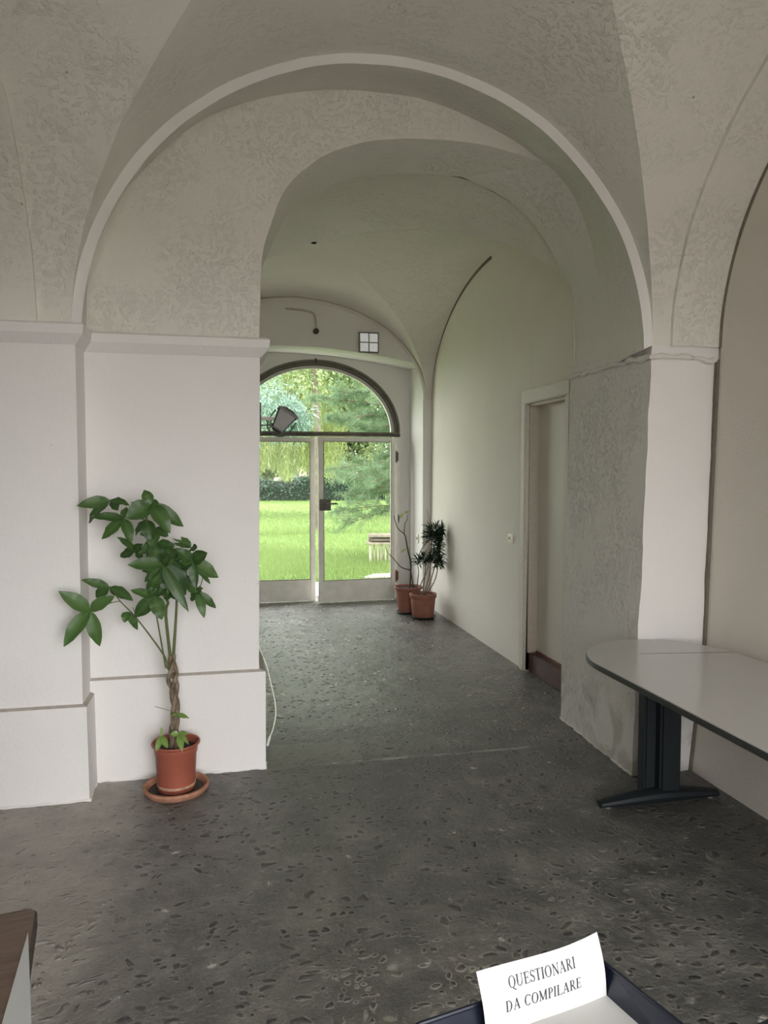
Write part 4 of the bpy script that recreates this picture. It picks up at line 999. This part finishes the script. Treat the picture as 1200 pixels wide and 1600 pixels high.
def crown_tree(name, base, H, blobs, mat, label, L, Wd, per, trunk_r=.2, cat='tree', group=None):
    t = tag(root(name, base), label, cat, group); bx, by, bz = base
    trunk_mesh('trunk', [(0, 0, -.1), (.1, .05, H*.35), (-.05, 0, H*.7), (.05, .05, H)], trunk_r, trunk_r*.35, m_trunk, t)
    Ps, Ds, Ts = [], [], []
    for c, r in blobs:
        # each blob is a cloud of smaller clumps, for uneven depth
        m_ = max(6, per//110)
        cc, _ = blob_pts(m_, c, r, .35)
        for q_ in cc:
            k_ = per//m_; p, u = blob_pts(k_, q_, np.array(r)*.30+.10, .3); Ps.append(p); Ds.append(u+np.array([0, 0, -.5])); Ts.append(np.clip(rs.uniform(0, 1)*.6+rs.uniform(0, .5, k_), 0, 1))
    P = np.concatenate(Ps); V, F, T = cards(P, L*rs.uniform(.6, 1.3, len(P)), Wd, np.concatenate(Ds), np.concatenate(Ts))
    fast_mesh('foliage', V, F, mat, t, T); return t

# weeping tree: long hanging strands
def weeping(name, base, label, x0, x1, y0, y1, ztop, zlo, strands, mat, seed):
    t = tag(root(name, base), label, 'tree'); bx, by, bz = base; r_ = np.random.RandomState(seed)
    trunk_mesh('trunk', [(0, 0, -.1), (.1, .1, 2.5), (-.15, 0, 5.5), (.1, 0, 8)], .24, .10, m_trunk, t)
    for k in range(6):
        a = 2*pi*k/6+.3; rr_ = (x1-x0)*.42
        trunk_mesh('limb', [(0, 0, 4.5+.4*k), (cos(a)*rr_*.5, sin(a)*rr_*.5, 7+.2*k), (cos(a)*rr_, sin(a)*rr_, 7.4)], .10, .03, m_trunk, t, 7)
    P, D, T = [], [], []
    for i in range(strands):
        x = r_.uniform(x0, x1)-bx; y = r_.uniform(y0, y1)-by; zt = ztop+r_.uniform(-1.5, 1.0); zl = zlo+abs(r_.normal(0, .9))+.5*sin(x*2.2)**2
        if r_.uniform() < .25: zt = r_.uniform(zlo+1, ztop)
        m_ = max(4, int((zt-zl)/.10)); u = np.linspace(0, 1, m_); sx = r_.normal(0, .25)
        px = x+sx*(1-u)*.6+.06*np.sin(u*9+i); py = y+.06*np.cos(u*7+i); pz = zt+(zl-zt)*u-bz
        P.append(np.stack([px, py, pz], 1)); D.append(np.stack([r_.normal(0, .5, m_), r_.normal(0, .5, m_), np.full(m_, -1.)], 1)); T.append(np.clip(r_.uniform(0, .9)+r_.uniform(-.15, .25, m_), 0, 1))
    P = np.concatenate(P); V, F, T = cards(P, .17, .035, np.concatenate(D), np.concatenate(T)); fast_mesh('hanging_foliage', V, F, mat, t, T); return t
weeping('weeping_tree', (.9, 29, GR), 'weeping tree with long yellow-green strands hanging over the lawn', .3, 4.3, 26.5, 31.5, 9.0, 1.25, 1500, m_wil, 5)
crown_tree('blue_conifer', (.2, 17.5, GR), 5.5, [((.85, -.6, 3.05), (.75, .8, .62)), ((.3, 0, 4.2), (.9, .9, .8)), ((1.35, -.2, 2.9), (.42, .6, .42)), ((-.6, .2, 3.2), (.8, .8, .9)), ((.2, .1, 5.4), (.8, .8, .8))], m_blue, 'blue-green conifer with dense branches seen in the left of the fanlight', .13, .022, 3000, .12)
crown_tree('broadleaf_tree', (2.52, 21.5, GR), 7.5, [((0, 0, 5.6), (1.6, 1.3, 1.7)), ((1.5, .5, 4.9), (1.1, 1.0, .9)), ((-1.5, .3, 6.2), (1.2, 1, 1.2)), ((.5, .2, 7.4), (1.8, 1.5, 1))], m_dec, 'tall garden tree with grey-brown trunk behind the middle of the fanlight', .13, .06, 4200, .13)
crown_tree('round_tree', (7.8, 25.0, GR), 7, [((-.6, 0, 4.0), (2.2, 1.5, 1.6)), ((-1.9, -.4, 2.3), (1.3, 1.2, 1.4)), ((.5, .2, 2.0), (1.7, 1.5, 1.7)), ((-.9, 0, 6.2), (2.2, 1.6, 1.5)), ((-3.2, .4, 4.6), (1.2, 1.2, 1.2))], m_dec, 'leafy green tree behind the pine to the right of the lawn', .16, .075, 6500, .2)
for k, (x, y, H, lb) in enumerate(((1.2, 48, 11, 'leftmost pale green tree far behind the hedge'), (8.3, 56, 13, 'middle pale green tree far behind the hedge'), (14.0, 49, 11, 'rightmost pale green tree far behind the hedge'))):
    crown_tree('distant_tree', (x, y, GR), H*.8, [((0, 0, H*.45), (2.7, 2, H*.34)), ((.9, .5, H*.8), (2.3, 1.8, H*.25)), ((-1.0, -.5, H*.72), (2.1, 1.8, H*.3)), ((1.4, -.8, H*.28), (1.8, 1.5, H*.22)), ((-1.4, -.8, H*.28), (1.8, 1.5, H*.22))], m_dec, lb, .36, .19, 3600, .25, group='trees far behind the hedge')
# dark clipped hedge
hg = tag(root('hedge', (4, 44, GR)), 'dark green hedge along the far edge of the lawn', 'hedge')
n_ = 26000; P = np.stack([rs.uniform(-12, 12, n_), rs.uniform(-.5, .5, n_), rs.uniform(0, 1, n_)**.8*1.35], 1); P[:, 2] *= 1+.12*np.sin(P[:, 0]*1.3)
V, F, T = cards(P, .16, .09, rs.normal(size=(n_, 3)), rs.uniform(0, 1, n_)); fast_mesh('foliage', V, F, m_hedge, hg, T)
q = M(); q.box(-12, 12, -.35, .35, .05, 1.15); q.build('inner_branches', simple('dark_hedge_inside', (.012, .02, .012), .9), hg, smooth=False)

# loose pine with fine branches near the door
pi_ = tag(root('pine_tree', (3.9, 14.2, GR)), 'loose pine with fine needled branches over the lawn on the right', 'tree')
m_pt = simple('pine_branch_bark', (.17, .115, .09), .85, var=.3, scale=20)
trunk_mesh('trunk', [(0, 0, -.05), (-.1, 0, 1.5), (.05, .1, 3.2), (0, 0, 5.2)], .13, .05, m_pt, pi_)
P, D, T = [], [], []; rb_ = random.Random(21)
for k in range(46):
    z0 = rb_.uniform(.95, 4.6); a = radians(rb_.uniform(110, 250)) if k % 4 else radians(rb_.uniform(0, 360))
    Lb = rb_.uniform(1.2, 2.3)*(1-.10*max(0, z0-3)); up_ = rb_.uniform(-.30, .30) if z0 < 2.2 else rb_.uniform(0, .5)
    pts = spline([(0, 0, z0), (cos(a)*Lb*.5, sin(a)*Lb*.5, z0+up_*.4), (cos(a)*Lb, sin(a)*Lb, z0+up_*Lb*.5-.15)], 14)
    q = M(); q.tube(pts, [.017-.0010*i for i in range(14)], 6)
    for i in range(3, 14):
        for s_ in range(3):
            d = Vector((cos(a)+rb_.uniform(-.9, .9), sin(a)+rb_.uniform(-.9, .9), rb_.uniform(-.5, .5))).normalized(); Lt = rb_.uniform(.15, .42)
            e = pts[i]+d*Lt; q.tube([pts[i], (pts[i]+e)/2+Vector((0, 0, .02)), e], [.004, .003, .0015], 4, cap=False)
            for m_ in range(5):
                c0 = pts[i].lerp(e, .35+.65*m_/4); nn = 18 if z0 > 1.9 else 11
                dd = np.array([list(d)]*nn)*.7+rs.normal(size=(nn, 3))*.75
                P.append(np.array([list(c0)]*nn)); D.append(dd); T.append(np.clip(rs.uniform(0, 1, nn)*.7+.25*(m_ % 2), 0, 1))
    q.build('branch', m_pt, pi_, merge=0)
P = np.concatenate(P); V, F, T = cards(P, .12, .0075, np.concatenate(D), np.concatenate(T)); fast_mesh('needles', V, F, m_pine, pi_, T)

# stack of weathered timber on the lawn
tm = tag(root('timber_stack', (2.98, 13.75, GR), radians(-12)), 'low stack of weathered timber on stakes on the lawn under the pine', 'timber')
m_tim = simple('weathered_timber', (.36, .31, .26), .9, var=.3, scale=9, bump=.4); m_tim2 = simple('dark_weathered_timber', (.15, .125, .10), .9, var=.3, scale=9, bump=.4)
for k in range(5):
    q = M(); q.box(-.36+.02*(k % 2), .45, -.22+.09*k, -.15+.09*k, .475, .52, .006); q.build('board', m_tim, tm)
for z, w_ in ((.40, .02), (.335, -.02)):
    q = M(); q.box(-.36+w_, .44, -.24, .22, z, z+.045, .006); q.build('beam', m_tim2 if z > .35 else m_tim, tm)
for k in range(11):
    q = M(); q.tube([(-.31+.072*k+rb_.uniform(-.01, .01), -.2+rb_.uniform(-.015, .015), 0), (-.31+.072*k, -.2, .335)], .016 if k % 3 else .023, 7); q.build('stake', m_tim if k % 2 else simple('pale_stake', (.5, .47, .4), .9), tm)
# pale stone slab outside the threshold
q = M(); q.prism([(-.52, -.20), (.7, -.26), (.72, .16), (-.30, .14)], -.02, [(-.50, -.18), (.69, -.25), (.70, .15), (-.29, .13)], .035)
o = q.build('stone_slab', simple('pale_stone', (.60, .575, .52), .9, var=.1, scale=8)); o.location = (2.62, 11.6, GR+.01); tag(o, 'pale stone slab lying in the grass just outside the door', 'slab')
# unseen pale paving outside, added to bounce white light into the corridor
q = M(); q.box(-2.5, 6, 9.451, 10.85, GR-.05, -.03); q.build('trim_5', simple('bounce_paving', (.60, .575, .53), .9), smooth=False, **ST)
# house with a red roof glimpsed between the trees
hs = tag(root('house', (6.6, 62, GR)), 'pale pink house with a red roof glimpsed through the far trees', 'house')
m_hw = simple('pale_pink_render', (.62, .47, .40), .9, scale=1)
q = M(); q.box(-6, 4, 0, 8, 0, 7.0); q.build('wall', m_hw, hs, smooth=False)
q = M(); q.prism([(-6.5, -.6), (4.5, -.6), (4.5, 8.6), (-6.5, 8.6)], 7.001, [(-4, 3.5), (2.5, 3.5), (2.5, 4.5), (-4, 4.5)], 9.2); q.build('roof', simple('red_roof_tiles', (.42, .14, .10), .9, scale=4), hs, smooth=False)
for x in (-4.5, -1.8, .9):
    for z in (1.2, 4.4):
        q = M(); q.box(x, x+1.1, -.05, .1, z, z+1.5); q.build('window', simple('house_window', (.12, .13, .14), .3), hs, smooth=False)
